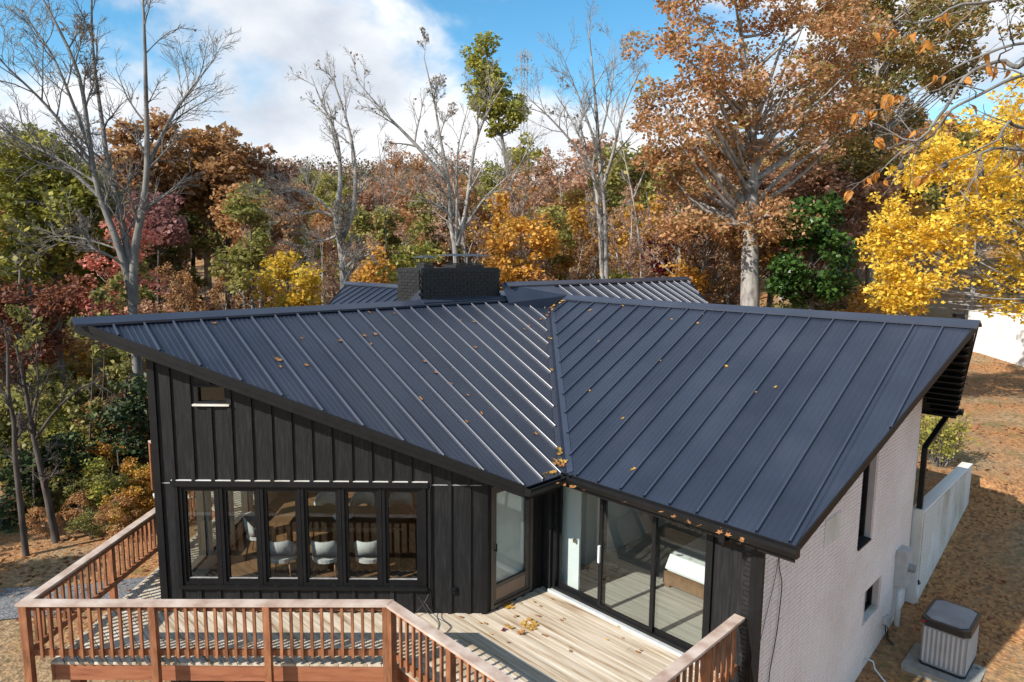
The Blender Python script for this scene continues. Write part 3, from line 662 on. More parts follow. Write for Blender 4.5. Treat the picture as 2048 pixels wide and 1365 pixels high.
# cables hanging on the brick wall
def cable(parent, pts, r=0.006, mat='cable_black', name='cable'):
    P = np.array(pts, float); n = len(P); tt = np.linspace(0, n - 1, n * 5); S = np.stack([np.interp(tt, range(n), P[:, k]) for k in range(3)], -1)
    for _ in range(2): S[1:-1] = (S[:-2] + 2 * S[1:-1] + S[2:]) / 4
    mb = MB(); mb.tube(S, r, 5); return mb.build(name, mat, parent, smooth=True)
cable(house, [gab.pt(0.62, 0.03, 2.0), gab.pt(0.60, 0.03, 1.5), gab.pt(0.75, 0.04, 1.2), gab.pt(0.7, 0.03, 0.5), gab.pt(0.5, 0.03, -0.1), gab.pt(0.62, 0.03, -0.6)], 0.007)
cable(house, [gab.pt(0.62, 0.03, 1.7), gab.pt(0.5, 0.03, 1.3), gab.pt(0.3, 0.03, 0.9), gab.pt(0.12, 0.03, 0.5)], 0.004)
# electric meter and pipework
mb = MB(); gab.rect(mb, 6.42, 6.78, -0.92, -0.18, 0.012, 0.22); mbx = mb.build('meter_box', 'meter_grey', house); mbx['label'] = 'grey electric meter cabinet on the brick wall'
mb = MB(); gab.rect(mb, 6.40, 6.80, -0.19, -0.165, 0.01, 0.24); mb.build('lid', 'meter_grey', mbx)
mb = MB(); mb.tube([gab.pt(6.6, 0.21, -0.52), gab.pt(6.6, 0.33, -0.52)], 0.085, 14); mb.build('meter_dial', 'steel_grey', mbx)
pipe('conduit', [gab.pt(6.55, 0.10, -0.9), gab.pt(6.55, 0.10, -2.05)], 0.05, 'plastic_white'); pipe('conduit', [gab.pt(6.74, 0.08, -0.9), gab.pt(6.74, 0.08, -1.9)], 0.02, 'meter_grey')
for d, z, s in ((6.02, -1.52, 0.10), (5.86, -1.45, 0.07)):
    mb = MB(); gab.rect(mb, d, d + s * 1.3, z - s, z + s, 0.012, 0.10); b_ = mb.build('junction_box', 'meter_grey', house)
    cable(house, [gab.pt(d + .05, .06, z - s), gab.pt(d + .03, .08, z - s - .2), gab.pt(d + .1, .12, z - s - .33)], 0.012)
pipe('condensate_pipe', [gab.pt(4.9, 0.0, -1.80), gab.pt(4.9, 0.16, -1.82), gab.pt(4.9, 0.2, -1.95), gab.pt(4.55, 0.62, -2.04)], 0.016, 'plastic_white', 6)
cable(house, [gab.pt(5.85, .1, -1.75), gab.pt(5.9, .3, -1.95), gab.pt(5.8, .6, -1.93), gab.pt(5.7, .8, -1.85)], 0.022)
# remaining outer walls, seen only from the sides
for A, B, n in (((-3.3, 7.53), (-3.3, 3.77), -dL), ((-3.3, 3.77), (-6.0, 3.77), dR), ((-6.0, 3.77), (-6.0, -3.77), -dL), ((-6.0, -3.77), (-3.3, -3.77), -dR),
                ((-3.3, -3.77), (-3.3, -8.4), -dL), ((-3.3, -8.4), (4.0, -8.4), -dR), ((4.0, -8.4), (4.0, -3.77), dL), ((4.0, -3.77), (5.47, -3.77), -dR)):
    A2, B2 = fp(*A), fp(*B); u_ = (B2 - A2) / np.linalg.norm(B2 - A2)
    Wall(A2, B2, n, -2.2 if A[0] > 0 else -0.4, top(A2, u_), breaks=[float(np.linalg.norm(B2 - A2)) / 2, 3.3, 4.0], mat='black_siding')
# skirt wall below the deck
for A, B, n in ((P0, P1, (0, -1)), (P1, P3, dR), (P0, P2, (-1, 0))):
    Wall(A + np.array(n) * -0.02, B + np.array(n) * -0.02, n, -2.3, lambda s: -0.03, mat='black_siding', thick=0.12)
# floors, ceilings, partitions
def slab(name, pts, z0, z1, mat, parent=house, zf=None):
    mb = MB(); n = len(pts); zf = zf or (lambda a, b: 0.0)
    vs = [hp(a, b, z0 + zf(a, b)) for a, b in pts] + [hp(a, b, z1 + zf(a, b)) for a, b in pts]
    mb.add(vs, [tuple(range(n - 1, -1, -1)), tuple(range(n, 2 * n))] + [(i, (i + 1) % n, (i + 1) % n + n, i + n) for i in range(n)])
    return mb.build(name, mat, parent)
slab('floor', [(8.95, 0.17), (5.45, 3.62), (0, 3.62), (0, -3.62), (5.45, -3.62)], -0.2, 0.012, 'floor_wood')
slab('floor', [(4.03, 3.62), (4.03, 7.32), (-3.15, 7.32), (-3.15, 3.62)], -0.2, 0.012, 'floor_grey_wood')
slab('floor', [(-0.001, 3.62), (-5.85, 3.62), (-5.85, -3.62), (-0.001, -3.62)], -0.2, 0.010, 'floor_wood')
slab('floor', [(3.86, -3.62), (-3.15, -3.62), (-3.15, -8.25), (3.86, -8.25)], -0.2, 0.010, 'floor_wood')
cz = -0.17
slab('ceiling', [(8.9, 0.17), (5.45, 3.6), (3.6, 3.6), (0.1, 0.1)], cz, cz + .02, 'interior_white', zf=lambda a, b: ZR - M * b)
slab('ceiling', [(8.9, -0.05), (5.45, -3.6), (3.6, -3.6), (0.1, -0.1)], cz, cz + .02, 'interior_white', zf=lambda a, b: ZR + M * b)
slab('ceiling', [(4.0, 4.0), (0.1, 3.7), (0.1, 7.4), (4.0, 7.4)], cz, cz + .02, 'interior_white', zf=lambda a, b: ZR - M * a)
def partition(A, B, z1=2.5, mat='interior_white', th=0.11, ops=()):
    A2, B2 = fp(*A), fp(*B); u_ = (B2 - A2) / np.linalg.norm(B2 - A2); n = np.array([-u_[1], u_[0]])
    return Wall(A2, B2, n, 0.012, lambda s: z1, ops=ops, mat=mat, thick=th, name='partition')
partition((4.03, 3.72), (0.0, 3.72), 2.55, ops=[(0.16, 0.95, 0.0, 2.05)]); partition((0.15, 3.74), (0.15, 7.34), 4.4)
partition((1.4, -3.6), (1.4, 3.6), 2.6, ops=[(0.3, 2.2, 0, 2.3)]); partition((5.3, 3.58), (4.3, 3.58), 2.4)
# white inner door standing open behind the slider
hinge, latch = np.array([0.71, 11.0]), np.array([1.16, 10.38]); ud = (latch - hinge) / np.linalg.norm(latch - hinge)
mb = MB(); cdo = (hinge + latch) / 2; mb.box((cdo[0], cdo[1], 1.03), 0.766, 0.036, 2.02, ud); idr = mb.build('inner_door', 'door_white', house); idr['label'] = 'white inner door standing open behind the sliding glass'
mb = MB(); kn = hinge + ud * 0.70 + np.array([ud[1], -ud[0]]) * 0.06; k0 = hinge + ud * 0.70
mb.tube([(k0[0], k0[1], 0.95), (kn[0], kn[1], 0.95)], [0.014, 0.03], 8); mb.disc((kn[0], kn[1], 0.925), 0.03, 0.03, 0.05, 10); mb.build('door_knob', 'brass', idr)
mb = MB(); g_ = h2(3.72, 6.85); mb.box((g_[0], g_[1], 0.016), 0.32, 0.12, 0.012, dR); fr_ = mb.build('floor_register', 'door_white', house)
# ---- chimney
CA0, CA1, CB0, CB1, CZ0, CZ1 = 1.62, 3.89, -0.90, -0.02, 3.9, 5.36
cc = h2((CA0 + CA1) / 2, (CB0 + CB1) / 2)
mb = MB(); mb.box((cc[0], cc[1], (CZ0 + CZ1) / 2), (CA1 - CA0) - 0.03, (CB1 - CB0) - 0.03, CZ1 - CZ0, dL); chim = mb.build('chimney', 'black_brick', house); chim['label'] = 'wide black painted brick chimney on the ridge'
bm = MB(); bm.box((0, 0, 0), 0.194, 0.03, 0.0597); cb_me = bm.mesh('brick', 'black_brick'); pl_ = np.array(wloc(chim))
rot1, rot2 = math.atan2(dL[1], dL[0]), math.atan2(dR[1], dR[0])
nz = 10; rngc = random.Random(4)
for k in range(nz):
    z = 4.68 + k * 0.0677 + 0.034
    if z > CZ1 - 0.03: break
    for side in (0, 1):
        Lh = (CA1 - CA0) if side == 0 else (CB1 - CB0); d = 0.1 if k % 2 else 0.2
        while d < Lh - 0.02:
            a_, b_ = (CA0 + d, CB1 - 0.006 + rngc.uniform(-.003, .003)) if side == 0 else (CA1 - 0.006 + rngc.uniform(-.003, .003), CB0 + d)
            q = h2(a_, b_); link('brick', cb_me, chim, (q[0] - pl_[0], q[1] - pl_[1], z), rot1 if side == 0 else rot2)
            d += 0.2035
mb = MB(); mb.box((cc[0], cc[1], CZ1 + 0.008), (CA1 - CA0) - 0.05, (CB1 - CB0) - 0.05, 0.05, dL); mb.build('chimney_crown', 'black_brick', chim)
fl = MB(); q = [hp(CA0 - .05, 0.0, ZR + .06), hp(CA1 + .05, 0.0, ZR + .06), hp(CA1 + .05, 0.14, ZR - .0), hp(CA0 - .05, 0.14, ZR - .0)]
fl.hexa(q + [(x, y, z + 0.015) for x, y, z in q]); fl.build('flashing', 'trim_metal', chim)
fl = MB(); q1, q2, q3 = hp(CA1 + .012, -0.02, ZR + .05), hp(CA1 + .012, -0.45, ZR + .03), hp(CA1 + .012, -0.02, ZR + .30)
fl.add([q1, q2, q3], [(0, 1, 2)]); fl.build('flashing', 'trim_metal', chim)
for (a_, b_, sa, sb, hh) in ((3.45, -0.46, 0.34, 0.34, 0.22), (2.35, -0.46, 1.05, 0.52, 0.26)):
    q = h2(a_, b_); z = CZ1 + 0.03
    mb = MB(); mb.box((q[0], q[1], z + 0.03), sa * .8, sb * .8, 0.08, dL); mb.box((q[0], q[1], z + .09), sa * .72, sb * .72, 0.02, dL)
    cp = mb.build('chimney_cap', 'ac_dark', chim)
    ms = MB()
    for i in (-1, 1):
        for j in (-1, 0, 1): 
            w0 = h2(a_ + i * sa * .35, b_ + j * sb * .35); ms.bar((w0[0], w0[1], z + .07), (w0[0], w0[1], z + hh), 0.012)
    for j in (-1, 1):
        for t in np.linspace(-1, 1, max(3, int(sa / .1))): 
            w0 = h2(a_ + t * sa * .35, b_ + j * sb * .35); ms.bar((w0[0], w0[1], z + .07), (w0[0], w0[1], z + hh), 0.010)
    tag(ms.build('mesh_screen', 'ac_dark', cp), kind='stuff')
    ld = MB(); c0 = [hp(a_ + i * sa * .62, b_ + j * sb * .62, z + hh) for i, j in ((-1, -1), (1, -1), (1, 1), (-1, 1))]; c1 = [hp(a_ + i * sa * .3, b_ + j * sb * .1, z + hh + .05) for i, j in ((-1, -1), (1, -1), (1, 1), (-1, 1))]
    ld.hexa(c0 + c1); ld.build('lid', 'lid_grey', cp)
# floodlight on the left corner
mb = MB(); s_ = left.pt(0.55, 0.05, 1.80); mb.box((s_[0] - .04, s_[1], s_[2]), 0.1, 0.12, 0.12); fl_ = mb.build('floodlight', 'plastic_white', house)
mb = MB(); mb.tube([(s_[0] - .08, s_[1], s_[2] - .02), (s_[0] - .27, s_[1] - .06, s_[2] - .10)], [0.035, 0.06], 10); mb.build('lamp_head', 'plastic_white', fl_)
# loose cables by the corner of the windows
cable(house, [front.pt(4.26, .05, 2.12), front.pt(4.24, .055, 2.0), front.pt(4.25, .05, 1.2), front.pt(4.23, .05, 0.5), front.pt(4.26, .05, .12)], 0.006)
cable(house, [front.pt(4.22, .05, .35), front.pt(4.15, .12, .22), front.pt(4.05, .1, .10), front.pt(3.95, .2, .03)], 0.008)
cable(house, [front.pt(4.05, .06, .30), front.pt(4.2, .2, .12), front.pt(4.42, .35, .01), front.pt(4.38, .62, .012)], 0.006)
cable(house, [front.pt(4.12, .06, .25), front.pt(4.32, .25, .09), front.pt(4.62, .42, .012), front.pt(4.48, .70, .012)], 0.006)
# ------------------------------------------------------------------ deck
deck = empty('deck', (-3.0, 9.0, 0.0)); tag(deck, 'weathered wooden deck with reddish railing wrapping round the house', 'deck')
dk = [h2(4.19, 7.25), h2(7.25, 7.25), np.array([-1.52, 8.45]), np.array([-6.4, 8.45]), np.array([-6.4, 13.7]), np.array([-9.0, 16.2]), h2(4.0, -8.6),
      h2(4.0, -3.79), h2(5.49, -3.79), P0 + np.array([-0.02, -0.02]), P1 + np.array([0.0, -0.02]), h2(4.19, 3.79)]
dab = np.array([ab(*q) for q in dk])
def scan(a):
    xs = []
    for i in range(len(dab)):
        (a0, b0), (a1, b1) = dab[i], dab[(i + 1) % len(dab)]
        if (a0 - a) * (a1 - a) < 0: xs.append(b0 + (b1 - b0) * (a - a0) / (a1 - a0))
    xs.sort(); return list(zip(xs[0::2], xs[1::2]))
rng = random.Random(7); a = float(dab[:, 0].min()) + 0.004; bwid, gap = 0.138, 0.005
while a < float(dab[:, 0].max()):
    e = a + bwid; lo, hi, mid = scan(a + 0.001), scan(min(e, float(dab[:, 0].max()) - 0.001)), scan(a + bwid / 2)
    same = len(lo) == len(hi) == len(mid)
    for i, iv in enumerate(mid):
        def near(S, k): 
            c_ = [q[k] for q in S if abs(q[k] - iv[k]) < 0.45]
            return min(c_, key=lambda v: abs(v - iv[k])) if c_ else iv[k]
        l0, h0 = (near(lo, 0), near(lo, 1)), (near(hi, 0), near(hi, 1))
        # split long runs into separate boards with staggered butt joints
        cuts = [0.0]; Lb = iv[1] - iv[0]; q = rng.uniform(1.6, 4.5)
        while q < Lb - 0.8: cuts.append(q / Lb); q += rng.uniform(3.0, 4.8)
        cuts.append(1.0)
        for c0, c1 in zip(cuts[:-1], cuts[1:]):
            g0 = 0.0015 if c0 > 0 else 0; g1 = 0.0015 if c1 < 1 else 0
            f = lambda I, t: I[0] + (I[1] - I[0]) * t
            dz = rng.uniform(-0.003, 0.002)
            pts = [(a, f(l0, c0) + g0), (a, f(l0, c1) - g1), (e, f(h0, c1) - g1), (e, f(h0, c0) + g0)]
            mb = MB(); vs = [hp(x, y, -0.038) for x, y in pts] + [hp(x + (0.004 if k < 2 else -0.004), y, dz) for k, (x, y) in enumerate(pts)]
            mb.hexa(vs[:4][::-1] + vs[4:][::-1]); mb.build('deck_board', 'deck_wood', deck)
    a = e + gap
# rim boards and joists
def rim(P, Q, n, z0=-0.275, z1=-0.040, t=0.038):
    P = np.array(P); Q = np.array(Q); n = np.array(n) / np.linalg.norm(n); u = (Q - P) / np.linalg.norm(Q - P); mb = MB(); L = np.linalg.norm(Q - P)
    mb.box((*(P + u * L / 2 - n * (t / 2 + .012)), (z0 + z1) / 2), L, t, z1 - z0, u); return mb.build('rim_board', 'rim_wood', deck)
rim(dk[2], dk[3], (0, -1)); rim(dk[3], dk[4], (-1, 0)); rim(dk[1], dk[2], dL); rim(dk[0], dk[1], dR); rim(dk[4], dk[5], (-0.7, -0.72))
for k in range(9):
    mb = MB(); x = -6.1 + k * 0.57; mb.box((x, 9.1, -0.15), 0.04, 1.2, 0.2); mb.build('joist', 'rim_wood', deck)
for x, y in ((-6.2, 8.7), (-4.0, 8.7), (-1.8, 8.7), tuple(h2(7.0, 7.0)), tuple(h2(5.2, 7.0)), (-6.2, 12.5)):
    mb = MB(); zg = float(hgt(x, y)); mb.box((x, y, (zg - 0.3 - 0.28) / 2 - 0.0), 0.14, 0.14, -0.28 - zg + 0.3); mb.build('support_post', 'rim_wood', deck)
RZ = 0.98
def railing(P, Q, n, posts, label=None, mit0=(0, 0), mit1=(0, 0), nb=None):
    P = np.array(P, float); Q = np.array(Q, float); n = np.array(n, float); n /= np.linalg.norm(n); L = float(np.linalg.norm(Q - P)); u = (Q - P) / L
    def pt(d, t, z): q = P + u * d + n * t; return np.array([q[0], q[1], z])
    mb = MB(); w = 0.145   # mitred cap: outer edge gets mit[1], inner edge mit[0]
    q = [pt(-mit0[0], -w / 2, RZ - .036), pt(L + mit1[0], -w / 2, RZ - .036), pt(L + mit1[1], w / 2, RZ - .036), pt(-mit0[1], w / 2, RZ - .036)]
    mb.hexa(q[::-1] + [x + np.array([0, 0, .036]) for x in q][::-1]); r = mb.build('railing', 'cap_wood', deck)
    if label: r['label'] = label
    for z0, z1, nm in ((0.855, 0.942, 'top_rail'), (0.20, 0.288, 'bottom_rail')):
        mb = MB(); mb.box((*(P + u * L / 2 - n * 0.01), (z0 + z1) / 2), L - 0.02, 0.036, z1 - z0, u); mb.build(nm, 'rail_wood', r)
    for d in posts:
        mb = MB(); mb.box((*(P + u * d + n * 0.035), (0.942 - 0.29) / 2), 0.089, 0.089, 0.942 + 0.29, u); mb.build('post', 'rail_wood', r)
    edges = sorted(posts); spans = []
    e = [0.0 if not edges or edges[0] > 0.3 else edges[0]] + [x for x in edges if x > 0.3]
    if e[-1] < L - 0.3: e.append(L)
    rg = random.Random(int(abs(P[0] * 97 + Q[1] * 31)) + 3)
    for s0, s1 in zip(e[:-1], e[1:]):
        s0 += 0.045; s1 -= 0.045; m = max(1, int(round((s1 - s0) / 0.137)) - 1)
        for k in range(m):
            d = s0 + (s1 - s0) * (k + 1) / (m + 1); dz = rg.uniform(-.006, .006)
            mb = MB(); mb.box((*(P + u * d + n * 0.0265), (0.940 + 0.185) / 2 + dz * 0), 0.036, 0.036, 0.755 + dz, u); mb.build('baluster', 'rail_wood', r)
    return r
C3 = np.array([-6.56, 8.29]); C2 = np.array([-1.62, 8.35]); c1ab = (7.41, 7.38); C1 = h2(*c1ab); C0 = h2(4.27, 7.38)
C2b = h2(7.41, ab(*C2)[1])
railing(C3, C2, (0, -1), [0.03, 1.74, 3.27, 4.88], 'long straight deck railing across the front', mit0=(-0.072, 0.072), mit1=(0.03, -0.03))
railing(C2b, C1, dL, [0.10, 1.35, 2.4, 3.42], 'deck railing running diagonally to the near corner', mit0=(0.03, -0.03), mit1=(-.07, .07))
railing(C1, C0, dR, [0.03, 1.4, 2.2], 'short deck railing ending at the house wall', mit0=(-.07, .07))
railing(C3 + np.array([0.0, 0.0]), (-6.52, 13.66), (-1, 0), [0.03, 1.93, 3.5, 5.3], 'deck railing along the side towards the wood', mit0=(-.072, .072), mit1=(.03, .03))
railing((-6.54, 13.7), (-9.1, 16.05), (-0.70, -0.71), [0.06, 1.7, 3.4], 'far deck railing beyond the house corner')
# string lights clipped under the rim
mb = MB(); pts = []
for k in range(41):
    t = k / 40; x = -6.3 + t * 4.6; pts.append((x, 8.395, -0.285 - 0.018 * abs(math.sin(t * math.pi * 8))))
mb.tube(pts, 0.006, 5); sl_ = mb.build('string_lights', 'cable_black'); tag(sl_, 'string of small bulbs hung under the deck edge', 'lights')
for k in range(9):
    x = -6.2 + k * 0.57; mb = MB(); mb.tube([(x, 8.39, -0.295), (x, 8.39, -0.33), (x, 8.39, -0.37), (x, 8.39, -0.40)], [0.014, 0.018, 0.028, 0.008], 8); mb.build('bulb', 'plastic_white', sl_, smooth=True)

# ------------------------------------------------------------------ retaining wall, far wall, air conditioner
class SW: pass
rw = SW(); rw.P = h2(-3.32, 7.72); rw.u = -dL; rw.n = dR; rw.L = 4.62
rw.pt = lambda d, t, z: np.array([*(rw.P + rw.u * d + rw.n * t), z])
mb = MB(); q = rw.P + rw.u * rw.L / 2 - rw.n * 0.11; mb.box((q[0], q[1], -0.87), rw.L, 0.21, 2.5, rw.u); rwo = mb.build('retaining_wall', 'weathered_white', loc=(q[0], q[1], -1.6)); tag(rwo, 'white painted brick retaining wall running out behind the house corner', 'wall')
bo = brick_me; brick_me = brick_me.copy(); brick_me.materials[0] = MATS['weathered_white']
brick_face(rw, rwo, -2.12, lambda d: 0.36, [], 120, 'weathered_white', rotG, 2); brick_me = bo
cap_me = MB(); cap_me.box((0, 0, 0), 0.064, 0.235, 0.05); cap_me = cap_me.mesh('brick', 'weathered_white')
for k in range(int(rw.L / 0.0677)):
    q = rw.pt(0.034 + k * 0.0677, -0.105, 0.395); link('brick', cap_me, rwo, tuple(q - np.array(wloc(rwo))), rotG)
wb0, wb1 = np.array([24.3, 34.4]), np.array([24.6, 31.0]); ws = (wb1 - wb0) / np.linalg.norm(wb1 - wb0)
wb1 = wb1 + ws * 3.5; wb0 = wb0 - ws * 0.5; Lw = np.linalg.norm(wb1 - wb0); cw = (wb0 + wb1) / 2
mb = MB(); mb.box((cw[0] + .15, cw[1], 1.35), Lw, 0.3, 3.3, ws); fw_ = mb.build('garden_wall', 'white_wall', loc=(cw[0], cw[1], 0.0)); tag(fw_, 'sunlit white brick wall at the edge of the yard behind the yellow tree', 'wall')
mb = MB(); zc = 0.4
while zc < 2.95:
    mb.box((cw[0] + .15 - 0.004, cw[1], zc), Lw - .01, 0.302, 0.058, ws); zc += 0.075
mb.build('brick_courses', 'white_wall', fw_); tag(fw_.children[-1], kind='stuff')
mb = MB(); mb.box((cw[0] + .15, cw[1], 3.02), Lw + .06, 0.38, 0.06, ws); mb.build('coping', 'white_wall', fw_)
# post with lamp near the white wall
pp = at(1931, 640, 27.0); zg = float(hgt(pp[0], pp[1])); mb = MB(); mb.box((pp[0], pp[1], (zg - .2 + 4.6) / 2), 0.11, 0.11, 4.6 - zg + .2); po = mb.build('wooden_post', 'bark_grey', loc=(pp[0], pp[1], zg)); tag(po, 'slim wooden post with a black lamp beside the white wall', 'post')
mb = MB(); lq = at(1916, 634, 27.0); mb.box((lq[0], lq[1], lq[2] + .05), 0.32, 0.22, 0.16); mb.bar((lq[0], lq[1], lq[2]), (pp[0], pp[1], lq[2] - .12), 0.04); mb.build('lamp', 'ac_dark', po)
# air conditioner
acx, acy = -1.82, 8.64
ac = empty('air_conditioner', hp(acx, acy, -1.93)); tag(ac, 'grey air conditioning unit with black rim standing on a pad by the brick wall', 'air conditioner')
def acbox(name, mat, z0, z1, sa, sb, parent=ac, ch=0.0, ca=acx, cb=acy):
    mb = MB(); pts = [(-1, -1), (1, -1), (1, 1), (-1, 1)]; poly = []
    for i, j in pts:
        if ch: 
            A_1 = (ca + i * (sa / 2 - ch), cb + j * sb / 2); B_1 = (ca + i * sa / 2, cb + j * (sb / 2 - ch)); poly += [A_1, B_1] if i * j < 0 else [B_1, A_1]
        else: poly.append((ca + i * sa / 2, cb + j * sb / 2))
    n = len(poly); vs = [hp(x, y, z0) for x, y in poly] + [hp(x, y, z1) for x, y in poly]
    mb.add(vs, [tuple(range(n)), tuple(range(2 * n - 1, n - 1, -1))] + [(i, i + n, (i + 1) % n + n, (i + 1) % n) for i in range(n)]); return mb.build(name, mat, parent)
body = acbox('body', 'ac_body', -1.90, -1.16, 0.96, 0.72, ch=0.06); rimb = acbox('rim', 'ac_dark', -1.16, -1.03, 1.02, 0.78, ch=0.10); acbox('lid', 'ac_lid', -1.03, -1.015, 0.90, 0.66, ch=0.10)
acbox('base', 'ac_dark', -1.945, -1.90, 0.98, 0.74, ch=0.06)
for k in range(9):
    mb = MB(); y = acy - 0.30 + k * 0.075; A_0 = hp(acx + 0.482, y, -1.86); mb.bar(A_0, hp(acx + 0.482, y, -1.20), 0.035, 0.012, up=(dL[0], dL[1], 0)); mb.build('grille_slat', 'ac_slat', body)
for k in range(11):
    mb = MB(); x = acx - 0.42 + k * 0.084; mb.bar(hp(x, acy + 0.362, -1.86), hp(x, acy + 0.362, -1.20), 0.035, 0.012, up=(dR[0], dR[1], 0)); mb.build('grille_slat', 'ac_slat', body)
plain('badge_red', (0.35, 0.02, 0.02)); mb = MB(); q = hp(acx + 0.50, acy - 0.33, -1.09); mb.box(q, 0.05, 0.012, 0.05, dR); mb.build('badge', 'badge_red', rimb)
pad = acbox('concrete_pad', 'concrete', -2.12, -1.945, 1.45, 1.15, parent=None); tag(pad, 'low concrete pad under the air conditioning unit', 'pad')
ac.location.z += 0.11; pad.location.z += 0.11
def rock(name, c, r, mat, label, seed):
    rg = np.random.default_rng(seed); n, m = 10, 7; v = []; f = []
    for i in range(m + 1):
        for k in range(n):
            th, ph = math.pi * i / m, 2 * math.pi * k / n; s = 1 + rg.uniform(-.12, .12)
            v.append((c[0] + r * s * math.sin(th) * math.cos(ph), c[1] + r * s * math.sin(th) * math.sin(ph), c[2] + r * .7 * s * math.cos(th)))
    for i in range(m):
        for k in range(n): f.append((i * n + k, (i + 1) * n + k, (i + 1) * n + (k + 1) % n, i * n + (k + 1) % n))
    me = np_mesh(name, np.array(v) - np.array(c), np.array(f), mat, smooth=True); return tag(link(name, me, None, c), label, 'rock')
q = hp(-2.95, 8.15, -1.72); rock('rock', q, 0.20, 'concrete', 'rounded rock between the air conditioner and the wall', 3)

# ------------------------------------------------------------------ furniture behind the glass
def chair_tree():
    t = empty('dining_chair', (0, 0, 0)); n = 17; mb = MB(); vs = []
    prof = [(0.47, 0.0), (0.60, 0.015), (0.74, 0.03), (0.80, 0.028)]
    for k in range(n):
        th = math.pi * (k / (n - 1)) ; c_, s_ = math.cos(th), math.sin(th); mid = abs(k - (n - 1) / 2) / ((n - 1) / 2)
        zlo = 0.47 + 0.09 * max(0, 1 - (mid / 0.75) ** 2); ztop_ = 0.80 - 0.16 * max(0, mid - 0.55) / 0.45
        for tin in (0.0, 0.035):
            for zz, fl_ in ((zlo, 0.0), ((zlo + ztop_) / 2, 0.02), (ztop_, 0.035)):
                vs.append((c_ * (0.245 - tin + fl_ * .4), -0.02 - s_ * (0.235 - tin + fl_), zz))
    fs = []
    for k in range(n - 1):
        o, p = 6 * k, 6 * (k + 1)
        fs += [(o, o + 1, p + 1, p), (o + 1, o + 2, p + 2, p + 1), (o + 3, p + 3, p + 4, o + 4), (o + 4, p + 4, p + 5, o + 5), (o + 2, o + 5, p + 5, p + 2), (o, p, p + 3, o + 3)]
    e = 6 * (n - 1); fs += [(0, 3, 4, 1), (1, 4, 5, 2), (e, e + 1, e + 4, e + 3), (e + 1, e + 2, e + 5, e + 4)]
    mb.add(vs, fs); link('backrest', mb.mesh('backrest', 'chair_fabric', smooth=True), t)
    mb = MB(); mb.disc((0, 0.0, 0.40), 0.245, 0.245, 0.065, 22, dome=0.02); link('seat', mb.mesh('seat', 'chair_fabric', smooth=False), t)
    for i in (-1, 1):
        for j in (-1, 1):
            mb = MB(); mb.tube([(i * 0.16, j * 0.15, 0.41), (i * 0.22, j * 0.22, 0.012)], [0.018, 0.010], 8); link('leg', mb.mesh('leg', 'table_wood', smooth=True), t)
    return t
def dup(o, parent=None):
    c_ = o.copy(); col.objects.link(c_); c_.parent = parent
    for ch in o.children: dup(ch, c_)
    return c_
ch0 = chair_tree(); used = False
for x, y, rz, lab in ((-3.98, 10.85, 0, 'pale upholstered chair, leftmost of three on the window side of the table'), (-3.20, 10.85, 0, 'pale upholstered chair, middle of three on the window side of the table'),
                      (-2.46, 10.87, 0, 'pale upholstered chair, rightmost of three on the window side of the table'), (-3.75, 12.75, math.pi, 'pale chair beyond the dining table, leftmost of three'),
                      (-3.02, 12.75, math.pi, 'pale chair beyond the dining table, middle of three'), (-2.25, 12.75, math.pi, 'pale chair beyond the dining table, rightmost of three'),
                      (-4.72, 11.75, -math.pi / 2 + .1, 'pale upholstered chair at the head of the table by the side windows')):
    c_ = dup(ch0) if used else ch0; used = True
    c_.location = (x, y, 0.0); c_.rotation_euler = (0, 0, rz); tag(c_, lab, 'chair', 'dining chairs round the table')
tb = empty('dining_table', (-3.2, 11.82, 0)); tag(tb, 'long brown wooden dining table behind the row of windows', 'table')
mb = MB(); mb.box((-3.2, 11.82, 0.735), 2.5, 1.05, 0.045); mb.build('tabletop', 'table_wood', tb)
mb = MB(); mb.box((-3.2, 11.82, 0.67), 2.3, 0.85, 0.08); mb.build('apron', 'table_wood', tb)
for i in (-1, 1):
    for j in (-1, 1): mb = MB(); mb.box((-3.2 + i * 1.14, 11.82 + j * .44, 0.36), 0.09, 0.09, 0.695); mb.build('leg', 'table_wood', tb)
mb = MB(); mb.tube([(-3.12, 11.68, 0.76), (-3.12, 11.68, 0.775), (-3.12, 11.68, 0.81), (-3.12, 11.68, 0.835)], [0.06, 0.10, 0.18, 0.20], 22); bw_ = mb.build('bowl', 'door_white', smooth=True, loc=(-3.12, 11.68, 0.76)); tag(bw_, 'shallow white bowl on the dining table', 'bowl')
bed = empty('bed', hp(1.9, 6.0, 0.0)); tag(bed, 'bed with white sheets on a wooden frame behind the sliding doors', 'bed')
def abox(name, a0, a1, b0, b1, z0, z1, mat, parent, bev=0.0):
    mb = MB(); q = [hp(a0, b0, z0), hp(a1, b0, z0), hp(a1, b1, z0), hp(a0, b1, z0)]; a0 += bev; b0 += bev; a1 -= bev; b1 -= bev
    mb.hexa(q[::-1] + [hp(a0, b0, z1), hp(a1, b0, z1), hp(a1, b1, z1), hp(a0, b1, z1)][::-1]); return mb.build(name, mat, parent)
abox('bed_frame', 0.55, 2.72, 5.25, 7.2, 0.08, 0.30, 'table_wood', bed)
for x, y in ((0.62, 5.32), (2.65, 5.32), (0.62, 7.12), (2.65, 7.12)): abox('leg', x - .05, x + .05, y - .05, y + .05, 0.012, 0.08, 'table_wood', bed)
abox('mattress', 0.6, 2.66, 5.30, 7.15, 0.30, 0.52, 'bed_linen', bed, 0.02); abox('duvet', 0.9, 2.70, 5.27, 7.18, 0.34, 0.60, 'bed_linen', bed, 0.06)
